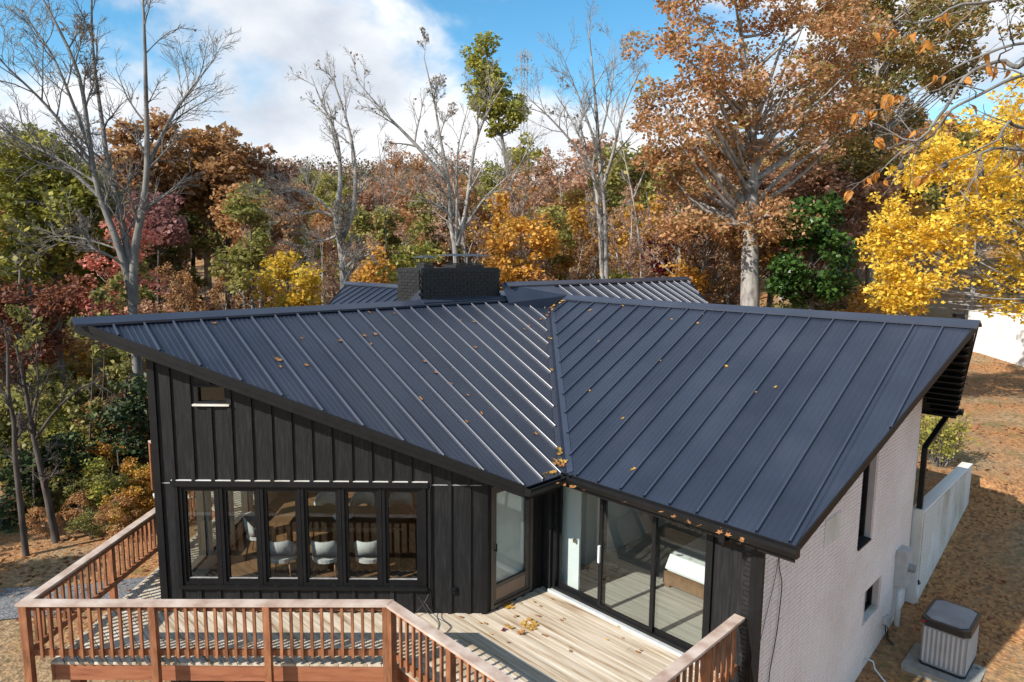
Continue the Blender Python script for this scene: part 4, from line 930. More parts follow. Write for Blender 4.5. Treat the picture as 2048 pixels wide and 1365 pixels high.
abox('headboard', 0.42, 0.50, 5.2, 7.25, 0.012, 1.1, 'table_wood', bed); abox('pillow', 0.62, 1.0, 5.45, 6.1, 0.60, 0.74, 'bed_linen', bed, .06); abox('pillow', 0.62, 1.0, 6.3, 6.95, 0.60, 0.74, 'bed_linen', bed, .06)

# ------------------------------------------------------------------ fallen leaves one by one on roof, gutters and deck
def leaf_mesh(kind, seed):
    rg = np.random.default_rng(seed); v = [(0, 0, 0.004)]; n = 15 if kind == 'maple' else 8
    for k in range(n):
        t = 2 * math.pi * k / n
        r = (0.5 if k % 3 == 0 else 0.24 if k % 3 == 1 else 0.33) if kind == 'maple' else (0.22 + 0.28 * abs(math.cos(t)))
        r *= rg.uniform(.85, 1.1); x, y = r * math.cos(t), r * math.sin(t); v.append((x, y, 0.35 * x * x + 0.2 * abs(y) + rg.uniform(0, .06)))
    v += [(-.5, 0, .1), (-.85, .06, .13), (-.85, .03, .12)]
    me = bpy.data.meshes.new('fallen_leaf'); me.from_pydata(v, [], [(0, k + 1, (k + 1) % n + 1) for k in range(n)] + [(n + 1, n + 2, n + 3)])
    at_ = me.attributes.new('tone', 'FLOAT', 'FACE'); at_.data.foreach_set('value', rg.uniform(.3, 1, len(me.polygons)).astype(np.float32)); me.update(); return me
LM = {}
for kd in ('maple', 'oval'):
    for mt in ('leaf_litter', 'leaf_amber', 'leaf_darkred'):
        for s in (1, 2):
            m_ = leaf_mesh(kd, s * 7 + len(mt)); m_.materials.append(MATS[mt]); LM[(kd, mt, s)] = m_
rl = random.Random(11)
def put_leaf(p, nrm, size, kd, mt, label, group):
    o = bpy.data.objects.new('fallen_leaf', LM[(kd, mt, rl.choice((1, 2)))]); col.objects.link(o); s = size * rl.uniform(.8, 1.25); o.scale = (s, s, s)
    nq = Vector(nrm).normalized(); qn = nq.to_track_quat('Z', 'Y') @ Matrix.Rotation(rl.uniform(0, 6.28), 4, 'Z').to_quaternion()
    o.rotation_mode = 'QUATERNION'; o.rotation_quaternion = qn; o.location = Vector(p) + nq * 0.012; tag(o, label, 'leaf', group)
def on_roof(px, py, side):
    d = ray(px, py); n = dR if side == 'L' else dL     # z = ZR - M * ((q - J) . n)
    k0 = ZR + M * float(J @ n); t = (k0 - CAMZ) / (d[2] + M * float(d[:2] @ n)); return d * t + np.array([0, 0, CAMZ]), (M * n[0], M * n[1], 1.0)
Lp = [(552, 719), (558, 722), (560, 735), (612, 732), (750, 670), (738, 626), (728, 673), (740, 690), (849, 724), (871, 746), (901, 769), (935, 792), (950, 696), (947, 645), (962, 828), (932, 845), (1010, 695), (1057, 653), (920, 642), (1071, 869), (840, 799), (190, 645), (428, 648), (680, 683), (1080, 640), (1048, 660), (603, 678), (788, 628)]
for q in Lp:
    p, n = on_roof(*q, 'L'); put_leaf(p, n, 0.085, rl.choice(('oval', 'maple', 'oval')), 'leaf_litter', 'small dry orange leaf lying on the roof slope above the windows', 'dry leaves on the window side roof slope')
Rp = [(1180, 783), (1320, 723), (1267, 940), (1198, 684), (1180, 622), (1396, 648), (1453, 734), (1511, 786), (1551, 776), (1246, 613), (1246, 838), (1344, 640), (1406, 630)]
for q in Rp:
    p, n = on_roof(*q, 'R'); put_leaf(p, n, 0.07, 'oval', 'leaf_amber', 'small pale leaf lying on the roof slope above the sliding doors', 'pale leaves on the roof slope over the doors')
for q in [(1098, 612), (1103, 618), (1098, 628), (1093, 634), (1105, 622), (1096, 620), (1108, 614), (1120, 609), (1126, 605), (1102, 743), (1099, 680), (1118, 902), (1120, 908), (1116, 912), (1113, 930), (1121, 926), (1118, 935), (1127, 930), (1110, 925), (1124, 934), (1130, 928), (1107, 932)]:
    p, n = on_roof(*q, 'L' if q[0] < 1094 + (q[1] - 600) * .09 else 'R'); put_leaf(np.array(p) + np.array([0, 0, .02]), n, 0.10, rl.choice(('oval', 'maple')), rl.choice(('leaf_litter', 'leaf_amber')), 'curled orange leaf caught in the roof valley', 'leaves caught in the roof valley')
for q in [(1116, 966), (1122, 967), (1130, 969), (1136, 970), (1148, 973), (1160, 977), (1168, 980), (1127, 968), (1143, 972), (1310, 1020), (1322, 1024), (1330, 1027), (1348, 1033), (1366, 1040), (1376, 1043), (1386, 1046), (1400, 1051), (1424, 1058), (1440, 1064), (1447, 1066), (1456, 1069), (1478, 1075), (1483, 1079), (1235, 998), (1250, 1004)][::2]:
    p = atz(q[0], q[1] + 3, ez + 0.0); put_leaf(p, (rl.uniform(-.5, .5), rl.uniform(-.5, .5), 1), 0.085, rl.choice(('oval', 'maple')), 'leaf_litter', 'orange leaf in the gutter over the sliding doors', 'leaves in the gutter over the doors')
for q in [(1084, 952), (1089, 951), (1094, 949), (1098, 947), (1105, 947)]:
    p = atz(q[0], q[1], ez + 0.03); put_leaf(p, (rl.uniform(-.5, .5), rl.uniform(-.5, .5), 1), 0.12, 'oval', 'leaf_amber', 'amber leaf in the short gutter over the entry door', 'leaves in the short entry gutter')
def dleaf(q, s, kd, mt, lab, grp): put_leaf(atz(q[0], q[1], 0.005), (rl.uniform(-.12, .12), rl.uniform(-.12, .12), 1), s, kd, mt, lab, grp)
for dx, dy in ((-5, 0), (0, -4), (4, 3), (-2, 5), (6, -2), (1, 2), (8, 4)): dleaf((1016 + dx, 1213 + dy), 0.10, 'maple', 'leaf_amber', 'orange leaf in the small heap by the entry door', 'leaf heap by the entry door')
for dx, dy in ((-9, -6), (0, -9), (8, -3), (-3, 2), (6, 6), (12, 2), (-6, 7), (2, 11), (10, 9), (-12, 0)): dleaf((1058 + dx, 1250 + dy), 0.10, 'maple', 'leaf_amber', 'yellow maple leaf in the cluster in the middle of the deck', 'maple leaf cluster in the middle of the deck')
dleaf((1042, 1268), 0.17, 'maple', 'leaf_litter', 'large brown maple leaf just below the yellow leaf cluster', None)
dleaf((1007, 1262), 0.12, 'oval', 'leaf_darkred', 'dark red leaf beside the yellow leaf cluster on the deck', None)
for dx, dy in ((0, 0), (6, 3), (-4, -3)): dleaf((1016 + dx, 1255 + dy), 0.09, 'maple', 'leaf_amber', 'amber leaf next to the dark red leaf on the deck', 'amber leaves next to the dark red leaf')
sc_px = [(1028, 1236), (1033, 1234), (1072, 1232), (1078, 1234), (1122, 1242), (1127, 1239), (960, 1248), (971, 1249), (982, 1270), (1016, 1287), (1087, 1272), (1091, 1274), (1140, 1297), (1140, 1304), (1237, 1255), (1245, 1278), (1214, 1281), (1281, 1303), (1275, 1306), (1165, 1217), (1103, 1199), (1106, 1201), (1080, 1214), (1068, 1206), (1041, 1207), (922, 1236), (1123, 1207), (1282, 1272), (1050, 1188), (340, 1222), (346, 1219), (512, 1226), (556, 1223), (1261, 1265)]
for k, q in enumerate(sc_px): dleaf(q, rl.uniform(.035, .075), rl.choice(('oval', 'maple')), rl.choice(('leaf_amber', 'leaf_litter', 'leaf_litter')), 'single small leaf lying loose on the deck boards', 'loose leaves on the deck')
# ------------------------------------------------------------------ trees
def unit(v): return v / (np.linalg.norm(v) + 1e-9)
class Tree:
    def __init__(s, seed): s.rg = np.random.default_rng(seed); s.lines = []
    def smooth(s, pts, n):
        pts = np.array(pts, float); tt = np.linspace(0, len(pts) - 1, n); P = np.stack([np.interp(tt, np.arange(len(pts)), pts[:, k]) for k in range(3)], -1)
        for _ in range(3): P[1:-1] = (P[:-2] + 2 * P[1:-1] + P[2:]) / 4
        return P
    def add(s, P, r0, r1, lv): s.lines.append((P, np.linspace(1, 0, len(P)) ** 0.8 * (r0 - r1) + r1, lv))
    def sub(s, P, r, lv, L, maxlv, cfg):
        """side branches from polyline P (radii r)"""
        rg = s.rg; n = cfg['n'][min(lv, len(cfg['n']) - 1)]; n = int(n * rg.uniform(.8, 1.2)) or 1; m = len(P)
        for k in range(n):
            t = cfg['start'][min(lv, len(cfg['start']) - 1)] + (1 - cfg['start'][min(lv, len(cfg['start']) - 1)]) * (k + rg.uniform(0, 1)) / n
            x = min(t * (m - 1), m - 1.001); i = int(x); p = P[i] + (P[i + 1] - P[i]) * (x - i); d = unit(P[min(i + 1, m - 1)] - P[max(i - 1, 0)])
            ax = unit(np.cross(d, rg.normal(size=3))); an = cfg['ang'] * rg.uniform(.6, 1.35); c = d * math.cos(an) + ax * math.sin(an)
            c = unit(c + np.array([0, 0, cfg['up']]))
            Lc = L * rg.uniform(.38, .62) * (1.15 - .6 * t); rc = max(r[i] * rg.uniform(.42, .62), cfg['rmin']); s.grow(p, c, Lc, rc, lv + 1, maxlv, cfg)
    def grow(s, p, d, L, r, lv, maxlv, cfg):
        rg = s.rg; n = max(4, int(L / (0.55 if lv < 3 else 0.35))); n = min(n, 14); P = [np.array(p, float)]; d = unit(np.array(d, float))
        for k in range(n):
            d = unit(d + rg.normal(size=3) * cfg['wob'] + np.array([0, 0, cfg['lift']])); P.append(P[-1] + d * L / n)
        P = np.array(P); R_ = np.linspace(1, 0, n + 1) ** 0.8 * (r - cfg['rmin']) + cfg['rmin']; s.lines.append((P, R_, lv))
        if lv < maxlv: s.sub(P, R_, lv, L, maxlv, cfg)
    def wood(s, lo, hi):
        V = []; F = []; base = 0
        for P, R_, lv in s.lines:
            if not lo <= lv <= hi: continue
            n = 10 if lv == 0 else 6 if lv == 1 else 4 if lv == 2 else 3; m = len(P)
            D = np.gradient(P, axis=0); D /= np.linalg.norm(D, axis=1, keepdims=True) + 1e-9
            ref = np.array([0.31, 0.17, 0.93]) if abs(D[0] @ np.array([0.31, 0.17, 0.93])) < 0.9 else np.array([1.0, 0, 0])
            U = np.cross(D, ref); U /= np.linalg.norm(U, axis=1, keepdims=True) + 1e-9; W_ = np.cross(D, U)
            t = np.arange(n) * 2 * math.pi / n
            ring = P[:, None, :] + (U[:, None, :] * np.cos(t)[None, :, None] + W_[:, None, :] * np.sin(t)[None, :, None]) * R_[:, None, None]
            V.append(ring.reshape(-1, 3)); i, k = np.meshgrid(np.arange(m - 1), np.arange(n), indexing='ij'); k2 = (k + 1) % n
            F.append((np.stack([i * n + k, i * n + k2, (i + 1) * n + k2, (i + 1) * n + k], -1) + base).reshape(-1, 4)); base += m * n
        return np.concatenate(V), np.concatenate(F)
def leaf_quads(rg, C, size, tone, flat=0.0, long=1.5):
    n = len(C); N = rg.normal(size=(n, 3)); N[:, 2] = np.abs(N[:, 2]) * (1 + flat) + 0.25; N /= np.linalg.norm(N, axis=1, keepdims=True)
    A = np.cross(N, rg.normal(size=(n, 3))); A /= np.linalg.norm(A, axis=1, keepdims=True) + 1e-9; B = np.cross(N, A)
    s = (size * rg.uniform(.65, 1.35, n))[:, None]
    q = np.stack([C - A * s * long * .5, C - B * s * .5 + A * s * .1 - N * s * .12, C + A * s * long * .5, C + B * s * .5 + A * s * .1 + N * s * .12], 1)
    return q.reshape(-1, 3), np.arange(4 * n).reshape(-1, 4), tone
def clump_leaves(rg, cs, rs, per, size, flat=0.5, squash=0.65):
    C = []; T = []
    for c, r in zip(cs, rs):
        n = max(4, int(per * (r ** 2))); d = rg.normal(size=(n, 3)); d /= np.linalg.norm(d, axis=1, keepdims=True); rad_ = r * rg.uniform(.25, 1.0, n) ** 0.5 * rg.uniform(.8, 1.12, n)
        p = d * rad_[:, None]; p[:, 2] *= squash; C.append(c + p); T.append(np.clip(rg.normal(rg.uniform(.25, .75), .2, n), 0, 1))
    C = np.concatenate(C); T = np.concatenate(T); return leaf_quads(rg, C, size, T, flat)
def finish(name, loc, trunk_vf, bark, crown_vf, leaf, label, group=None, twig_vf=None, cat='tree', rootz=None):
    t = empty(name, loc); tag(t, label, cat, group)
    v, f = trunk_vf; link('trunk', np_mesh('trunk', v - np.array(loc), f, bark, smooth=True), t)
    if twig_vf is not None: v, f = twig_vf; tag(link('branches', np_mesh('branches', v - np.array(loc), f, bark, smooth=True), t), kind='stuff')
    if crown_vf is not None: v, f, tn = crown_vf; link('crown', np_mesh('crown', v - np.array(loc), f, leaf, tn), t)
    return t
BARE = dict(n=[10, 8, 7, 6], start=[.35, .22, .15, .15], ang=.72, up=.16, wob=.13, lift=.03, rmin=.0055)
def px_tree(seed, name, stems, depth, bark, label, cfg=BARE, maxlv=4, leaf=None, leaf_n=0, leaf_size=.1, clumps=None, per=250, group=None, dspread=1.5, trunkL=None):
    """stems: list of (pixel polyline, r0, r1, level) grown at real depth; the first starts at the ground"""
    T = Tree(seed); first = None
    for px, r0, r1, lv in stems:
        dd = T.rg.uniform(-dspread, dspread) if lv or first is not None else 0.0; m = len(px)
        P = [at(x, y, depth + dd * (k / (m - 1))) for k, (x, y) in enumerate(px)]
        if first is None:
            b = P[0].copy(); zg = float(hgt(b[0], b[1])); P = [np.array([b[0], b[1], zg - .2])] + ([np.array([b[0], b[1], (zg + b[2]) / 2])] if b[2] - zg > 1 else []) + P; first = np.array([b[0], b[1], zg])
        S = T.smooth(P, max(8, 3 * len(P))); r0 *= .84; r1 *= .7; Rr = np.linspace(1, 0, len(S)) ** .9 * (r0 - r1) + r1; T.lines.append((S, Rr, lv if lv else 0))
        if cfg: T.sub(S, Rr, max(lv, 0), (trunkL or np.linalg.norm(S[-1] - S[0])) * .62, maxlv, cfg)
    crown = None
    if clumps is not None:
        cs = np.array([c[:3] for c in clumps]); rs = np.array([c[3] for c in clumps]); crown = clump_leaves(T.rg, cs, rs, per, leaf_size)
    elif leaf_n:
        tips = np.concatenate([P[len(P) // 2:] for P, R_, lv in T.lines if lv >= 3]); k = T.rg.integers(0, len(tips), leaf_n)
        crown = leaf_quads(T.rg, tips[k] + T.rg.normal(size=(leaf_n, 3)) * .06, leaf_size, T.rg.uniform(0, 1, leaf_n))
    hasT = any(l[2] >= 2 for l in T.lines)
    return finish(name, tuple(first), T.wood(0, 1), bark, crown, leaf, label, group, T.wood(2, 9) if hasT else None)
def hull_clumps(rg, n, centers, rlo, rhi, shell=0.6):
    """clump centres spread through ellipsoids [(c, (rx, ry, rz), weight)]"""
    w = np.array([c[2] for c in centers], float); w /= w.sum(); out = []
    for k in range(n):
        c, r, _ = centers[rg.choice(len(centers), p=w)]; d = unit(rg.normal(size=3)); q = rg.uniform(shell ** 3, 1) ** (1 / 3); out.append((*(np.array(c) + d * q * np.array(r)), rg.uniform(rlo, rhi)))
    return out
def limbs_to(T, trunkP, clumps, r0, frac=0.6, lv=1):
    m = len(trunkP)
    for c in clumps:
        if T.rg.uniform() > frac: continue
        c3 = np.array(c[:3]); cand = trunkP[m // 3:]; hz = np.linalg.norm(cand[:, :2] - c3[:2], axis=1); d = np.abs(cand[:, 2] - (c3[2] - .75 * hz - .2)); i = m // 3 + int(np.argmin(d)); p = trunkP[i]
        mid = (p + c3) / 2 + T.rg.normal(size=3) * .25 - np.array([0, 0, .04 * np.linalg.norm(c3 - p)]); S = T.smooth([p, mid, c3], 7); T.lines.append((S, np.linspace(r0 * (1 - .6 * i / m), .012, 7), lv))
# --- three-stemmed bare tree on the left
px_tree(21, 'bare_tree', [
    ([(268, 640), (262, 580), (247, 520), (222, 450), (195, 385), (178, 290), (166, 160), (125, 70), (62, -45)], .21, .03, 0),
    ([(268, 600), (258, 510), (236, 405), (214, 330), (206, 250), (182, 100), (184, -50)], .16, .03, 1),
    ([(268, 610), (266, 505), (287, 415), (296, 335), (292, 205), (290, 85), (284, -50)], .17, .03, 1),
    ([(295, 335), (335, 245), (372, 190), (430, 118)], .09, .015, 1), ([(200, 395), (120, 318), (50, 285), (-10, 262)], .09, .015, 1), ([(240, 500), (150, 470), (60, 478)], .05, .012, 1),
    ([(186, 330), (100, 215), (30, 150), (-20, 100)], .08, .012, 1), ([(180, 300), (110, 110), (40, 20)], .07, .012, 1)],
    21.5, 'bark_grey', 'tall bare tree with three pale stems rising behind the roof corner', maxlv=4, leaf='leaf_brown', leaf_n=500, leaf_size=.07, trunkL=6.5, cfg=dict(BARE, n=[13, 10, 8, 6]))
px_tree(22, 'bare_tree', [
    ([(687, 545), (685, 520), (679, 476), (672, 437)], .20, .15, 0),
    ([(671, 430), (683, 367), (677, 286), (665, 250), (644, 209), (622, 152)], .13, .02, 1), ([(684, 480), (712, 420), (711, 321), (697, 251), (676, 188), (660, 140)], .13, .02, 1),
    ([(677, 470), (650, 483), (630, 481), (605, 497)], .07, .02, 1), ([(670, 435), (640, 420), (600, 432), (545, 425)], .08, .012, 1), ([(668, 425), (620, 385), (575, 380), (520, 400)], .07, .012, 1)],
    26, 'bark_pale', 'bare grey tree forking behind the low roof end beside the yellow bush', leaf='leaf_brown', leaf_n=900, leaf_size=.065, trunkL=5.2)
px_tree(23, 'bare_tree', [
    ([(913, 540), (911, 497), (899, 440), (901, 374), (878, 268), (872, 216), (848, 115)], .20, .025, 0),
    ([(896, 365), (827, 283), (771, 230), (711, 158)], .13, .015, 1), ([(914, 492), (933, 427), (947, 286), (976, 222), (1015, 158)], .15, .02, 1), ([(934, 448), (971, 392), (1003, 366), (1040, 330)], .08, .015, 1),
    ([(912, 490), (915, 380), (912, 300), (940, 200)], .09, .012, 1), ([(900, 430), (860, 400), (800, 385)], .06, .012, 1)],
    30, 'bark_pale', 'bare pale tree spreading wide directly behind the chimney', leaf='leaf_brown', leaf_n=700, leaf_size=.08, trunkL=6.5)
px_tree(24, 'bare_tree', [
    ([(1206, 575), (1204, 540), (1199, 430), (1190, 361), (1175, 308), (1145, 242), (1105, 178)], .21, .02, 0), ([(1212, 560), (1210, 420), (1198, 308), (1194, 232), (1184, 130), (1178, 60)], .19, .02, 1),
    ([(1207, 370), (1228, 305), (1245, 215), (1285, 130)], .11, .015, 1), ([(1190, 350), (1150, 290), (1095, 230), (1060, 200)], .09, .012, 1), ([(1196, 300), (1160, 200), (1120, 100)], .08, .012, 1), ([(1200, 280), (1225, 180), (1230, 80)], .07, .012, 1)],
    32, 'bark_pale', 'tall bare double-trunked tree rising behind the far ribbed roof', trunkL=7, leaf='leaf_brown', leaf_n=150, leaf_size=.08)
px_tree(25, 'bare_tree', [([(1283, 560), (1282, 513), (1270, 407), (1244, 298), (1238, 220)], .12, .015, 0), ([(1268, 395), (1290, 340), (1312, 290), (1330, 250)], .07, .012, 1)],
    36, 'bark_pale', 'slender bare tree between the double-trunked tree and the orange oak', maxlv=3, trunkL=5)
px_tree(26, 'bare_tree', [([(1062, 560), (1050, 470), (1030, 400), (1010, 345), (1005, 290)], .11, .02, 0), ([(1020, 370), (1060, 290), (1085, 260)], .06, .012, 1)], 34, 'bark_pale', 'leaning pale bare tree just right of the chimney', maxlv=3, trunkL=4)
px_tree(27, 'bare_tree', [([(775, 560), (772, 470), (768, 400), (762, 330), (755, 270)], .09, .012, 0), ([(770, 430), (800, 380), (820, 340)], .05, .012, 1)], 38, 'bark_grey', 'thin bare tree in the gap left of the chimney', maxlv=3, trunkL=5)
# --- leafy trees placed one by one
def leafy(seed, name, label, depth, trunk_px, r0, crown_px, n, rlo, rhi, leaf, bark, per=260, size=.17, extra=(), shell=.45, frac=.6, group=None, thick=None, squash=.65):
    """crown_px: [(cx, cy, rx, ry, weight)] in picture units at the tree's depth"""
    T = Tree(seed); P = [at(x, y, depth) for x, y in trunk_px]; b = P[0]; zg = float(hgt(b[0], b[1])); base = np.array([b[0], b[1], zg]); P = [np.array([b[0], b[1], zg - .2])] + P
    S = T.smooth(P, max(10, 3 * len(P))); T.lines.append((S, np.linspace(1, 0, len(S)) ** .8 * (r0 - .03) + .03, 0))
    k = depth / FPX; cen = []
    for cx_, cy_, rx, ry, w in crown_px: cen.append((at(cx_, cy_, depth), (rx * k, (thick or (rx + ry) * .5 * k), ry * k), w))
    cl = hull_clumps(T.rg, n, cen, rlo, rhi, shell)
    for px, ra, rb in extra:
        dd = T.rg.uniform(-1.5, 1.5); m = len(px); E_ = T.smooth([at(x, y, depth + dd * q / (m - 1)) for q, (x, y) in enumerate(px)], 12); T.lines.append((E_, np.linspace(ra, rb, 12), 0)); 
    limbs_to(T, S, cl, r0 * .35, frac)
    v, f, tn = clump_leaves(T.rg, np.array([c[:3] for c in cl]), np.array([c[3] for c in cl]), per, size, squash=squash)
    return finish(name, tuple(base), T.wood(0, 1), bark, (v, f, tn), leaf, label, group)
leafy(31, 'oak_tree', 'huge oak with orange brown leaves and a thick pale trunk behind the roof', 30, [(1501, 614), (1500, 476), (1502, 405), (1503, 286), (1500, 200), (1484, 110), (1480, 20)], .48,
      [(1495, 110, 235, 150, 1.6), (1380, 230, 120, 120, .8), (1600, 220, 140, 120, .8), (1480, 440, 175, 42, .7), (1400, 330, 110, 60, .4), (1490, -60, 200, 110, .8)], 290, .42, .92, 'leaf_oak', 'bark_pale', per=250, size=.12,
      frac=.22, extra=[([(1486, 405), (1432, 343), (1369, 271), (1300, 170)], .17, .03), ([(1492, 385), (1464, 305), (1440, 190), (1400, 90)], .15, .03), ([(1506, 345), (1564, 229), (1645, 133), (1700, 40)], .17, .03), ([(1502, 280), (1540, 160), (1580, 40)], .12, .03), ([(1500, 420), (1560, 350), (1640, 300), (1700, 230)], .12, .03), ([(1500, 450), (1440, 430), (1370, 440)], .06, .015), ([(1503, 455), (1560, 430), (1630, 435)], .06, .015)])
leafy(32, 'tall_tree', 'tall green and orange tree above the magnolia with a pale trunk', 38, [(1742, 620), (1740, 419), (1746, 352), (1752, 200), (1760, 60)], .34,
      [(1770, 120, 160, 150, 1.2), (1660, 260, 90, 110, .5), (1880, 60, 140, 110, .7), (1740, 330, 70, 60, .3)], 150, .6, 1.15, 'leaf_olivegold', 'bark_pale', per=190, size=.155, extra=[([(1748, 340), (1790, 250), (1840, 120)], .14, .03)])
leafy(33, 'yellow_tree', 'bright yellow autumn tree with a pale trunk in front of the white wall', 23, [(2092, 700), (2088, 560), (2070, 440), (2040, 330), (2020, 200)], .17,
      [(1880, 420, 130, 120, 1.2), (1840, 540, 95, 85, .8), (1960, 330, 120, 110, .8), (2030, 470, 90, 110, .8), (2020, 585, 65, 60, .5), (1795, 585, 50, 45, .4), (1800, 470, 60, 70, .4), (2070, 280, 90, 150, .8), (1900, 270, 90, 60, .4)], 330, .25, .62, 'leaf_yellow', 'bark_pale', per=290, size=.10,
      extra=[([(2075, 470), (2000, 490), (1900, 530), (1840, 547)], .06, .012), ([(2080, 520), (1985, 518), (1930, 525), (1850, 560)], .06, .012), ([(2060, 400), (1980, 400), (1880, 420)], .05, .012)], shell=.2, frac=.16)
px_tree(49, 'pale_tree', [([(1940, 640), (1944, 560), (1952, 470), (1958, 360)], .16, .03, 0), ([(1950, 480), (1920, 430), (1890, 400)], .06, .012, 1)], 38, 'bark_pale', 'straight pale trunk standing behind the end of the white wall', maxlv=3, trunkL=4)
leafy(34, 'magnolia_tree', 'dense glossy dark green magnolia standing before the wood', 29, [(1622, 625), (1622, 560), (1620, 480), (1618, 420)], .16, [(1622, 530, 82, 75, 1.2), (1625, 440, 50, 50, .5), (1660, 560, 50, 40, .3), (1585, 560, 45, 40, .3)], 75, .40, .75, 'leaf_green', 'bark_dark', per=330, size=.15, shell=.3)
leafy(35, 'tulip_tree', 'tall narrow yellow-green tree standing behind the bare pale tree', 44, [(1040, 560), (1025, 400), (1000, 250), (972, 110)], .24, [(966, 120, 26, 48, .7), (978, 190, 36, 50, .9), (1015, 235, 42, 50, .7), (1020, 300, 50, 60, .8)], 100, .4, .8, 'leaf_yellowgreen', 'bark_grey', per=210, size=.16)
leafy(36, 'maple_tree', 'yellow-green maple filling the left edge of the wood', 24, [(112, 640), (112, 520), (105, 430), (100, 340)], .18, [(110, 430, 110, 90, 1.2), (50, 360, 80, 80, .7), (180, 400, 70, 60, .5), (90, 520, 110, 50, .6)], 120, .42, .85, 'leaf_yellowgreen', 'bark_grey', per=230, size=.15)
leafy(98, 'lime_maple', 'pale yellow-green maple just left of the three-stemmed bare tree', 26, [(190, 640), (188, 560), (186, 470)], .1, [(188, 460, 60, 70, 1.0), (160, 540, 60, 45, .7), (225, 520, 40, 40, .3)], 62, .4, .8, 'leaf_yellowgreen', 'bark_grey', per=220, size=.15)
leafy(99, 'olive_maple', 'olive brown tree above the yellow-green maple at the left edge', 36, [(60, 600), (60, 450), (58, 350)], .16, [(50, 340, 85, 75, 1.0), (130, 370, 50, 50, .4), (-20, 330, 60, 60, .4)], 60, .6, 1.1, 'leaf_olive', 'bark_grey', per=140, size=.19)
leafy(37, 'red_maple', 'salmon red young maple behind the left roof corner', 22.6, [(252, 640), (255, 560), (258, 470)], .07, [(265, 470, 32, 60, .8), (225, 555, 55, 55, 1.0), (205, 610, 60, 30, .6), (290, 560, 35, 40, .4)], 62, .25, .52, 'leaf_salmon', 'bark_grey', per=330, size=.095)
leafy(38, 'rust_maple', 'low rust coloured maple at the far left edge', 22, [(40, 760), (38, 640), (40, 540)], .10, [(50, 610, 85, 45, 1.0), (40, 690, 75, 60, .8), (140, 590, 40, 28, .3)], 78, .3, .62, 'leaf_darkrust', 'bark_grey', per=300, size=.10)
leafy(39, 'yellow_bush', 'bright yellow bush by the low roof end', 28, [(578, 640), (576, 590), (574, 540)], .06, [(574, 570, 58, 50, 1.0), (600, 605, 40, 25, .4), (556, 530, 28, 30, .4)], 46, .3, .6, 'leaf_yellow', 'bark_grey', per=240, size=.12)
leafy(40, 'amber_maple', 'golden orange maple to the right of the chimney', 31, [(1040, 620), (1042, 540), (1040, 470)], .09, [(1045, 500, 62, 55, 1.0), (1010, 540, 40, 35, .4), (1080, 470, 40, 40, .4)], 52, .35, .7, 'leaf_amber', 'bark_grey', per=220, size=.14)
leafy(41, 'crimson_maple', 'dark crimson maple above the ribbed roof end', 34, [(1338, 600), (1338, 540), (1335, 470)], .08, [(1335, 505, 35, 55, 1.0), (1360, 530, 30, 30, .4)], 34, .35, .7, 'leaf_darkred', 'bark_dark', per=200, size=.14)
leafy(42, 'orange_maple', 'orange and green young maple left of the chimney', 30, [(770, 610), (772, 540), (770, 490)], .07, [(775, 535, 45, 38, 1.0), (740, 560, 35, 25, .4)], 34, .3, .6, 'leaf_amber', 'bark_grey', per=220, size=.13)
leafy(43, 'green_sapling', 'pale green sapling directly behind the chimney caps', 27, [(850, 600), (850, 540), (852, 500)], .05, [(845, 520, 55, 28, 1.0), (800, 545, 40, 28, .6)], 30, .3, .55, 'leaf_yellowgreen', 'bark_grey', per=220, size=.12)
leafy(44, 'cedar_tree', 'dark green cedar beside the left house corner', 20, [(245, 1020), (248, 930), (250, 840), (252, 760)], .10, [(245, 860, 62, 70, 1.0), (225, 930, 60, 45, .7), (265, 790, 40, 40, .5)], 62, .3, .6, 'leaf_cedar', 'bark_dark', per=300, size=.10, squash=.4)
leafy(45, 'cedar_tree', 'dark green cedar at the left edge above the gravel drive', 18, [(50, 1100), (48, 1000), (42, 900), (40, 820)], .10, [(40, 960, 60, 75, 1.0), (20, 1050, 55, 40, .6), (80, 900, 40, 40, .4)], 52, .3, .55, 'leaf_cedar', 'bark_dark', per=300, size=.10, squash=.4)
leafy(46, 'small_cedar', 'slim dark cedar sapling between the two cedars', 19, [(153, 1085), (152, 980), (150, 880)], .06, [(150, 915, 45, 55, 1.0)], 22, .25, .5, 'leaf_cedar', 'bark_dark', per=280, size=.10, squash=.4)
for k, (px, tp, d_, lf, lab) in enumerate(((300, 232, 40, 'leaf_rust', 'tall rust oak just right of the three-stemmed bare tree'), (385, 250, 43, 'leaf_amberrust', 'tall orange oak left of centre, second from the bare tree'), (455, 262, 42, 'leaf_rust', 'tall rust oak with a straight dark trunk, third from the bare tree'), (528, 285, 44, 'leaf_pinkbrown', 'tall pinkish oak above the yellow bush'))):
    leafy(90 + k, 'rust_oak', lab, d_, [(px, 600), (px + 2, 480), (px - 3, 380), (px + 4, tp + 60)], .2, [(px, tp + 70, 62, 70, 1.0), (px + 20, tp + 150, 58, 45, .5), (px - 25, tp + 120, 45, 45, .4)], 54, .6, 1.1, lf, 'bark_dark', per=120, size=.22)
leafy(96, 'plum_tree', 'dusky purple red tree between the bare stems and the rust oaks', 36, [(315, 600), (318, 500), (320, 430)], .1, [(320, 440, 45, 55, 1.0)], 30, .5, .9, 'leaf_plum', 'bark_dark', per=130, size=.18)
leafy(97, 'green_oak', 'olive green tree standing under the rust oaks', 34, [(505, 610), (503, 520), (500, 420)], .1, [(500, 450, 40, 70, 1.0), (470, 540, 45, 40, .5)], 32, .5, .9, 'leaf_olive', 'bark_grey', per=140, size=.18)
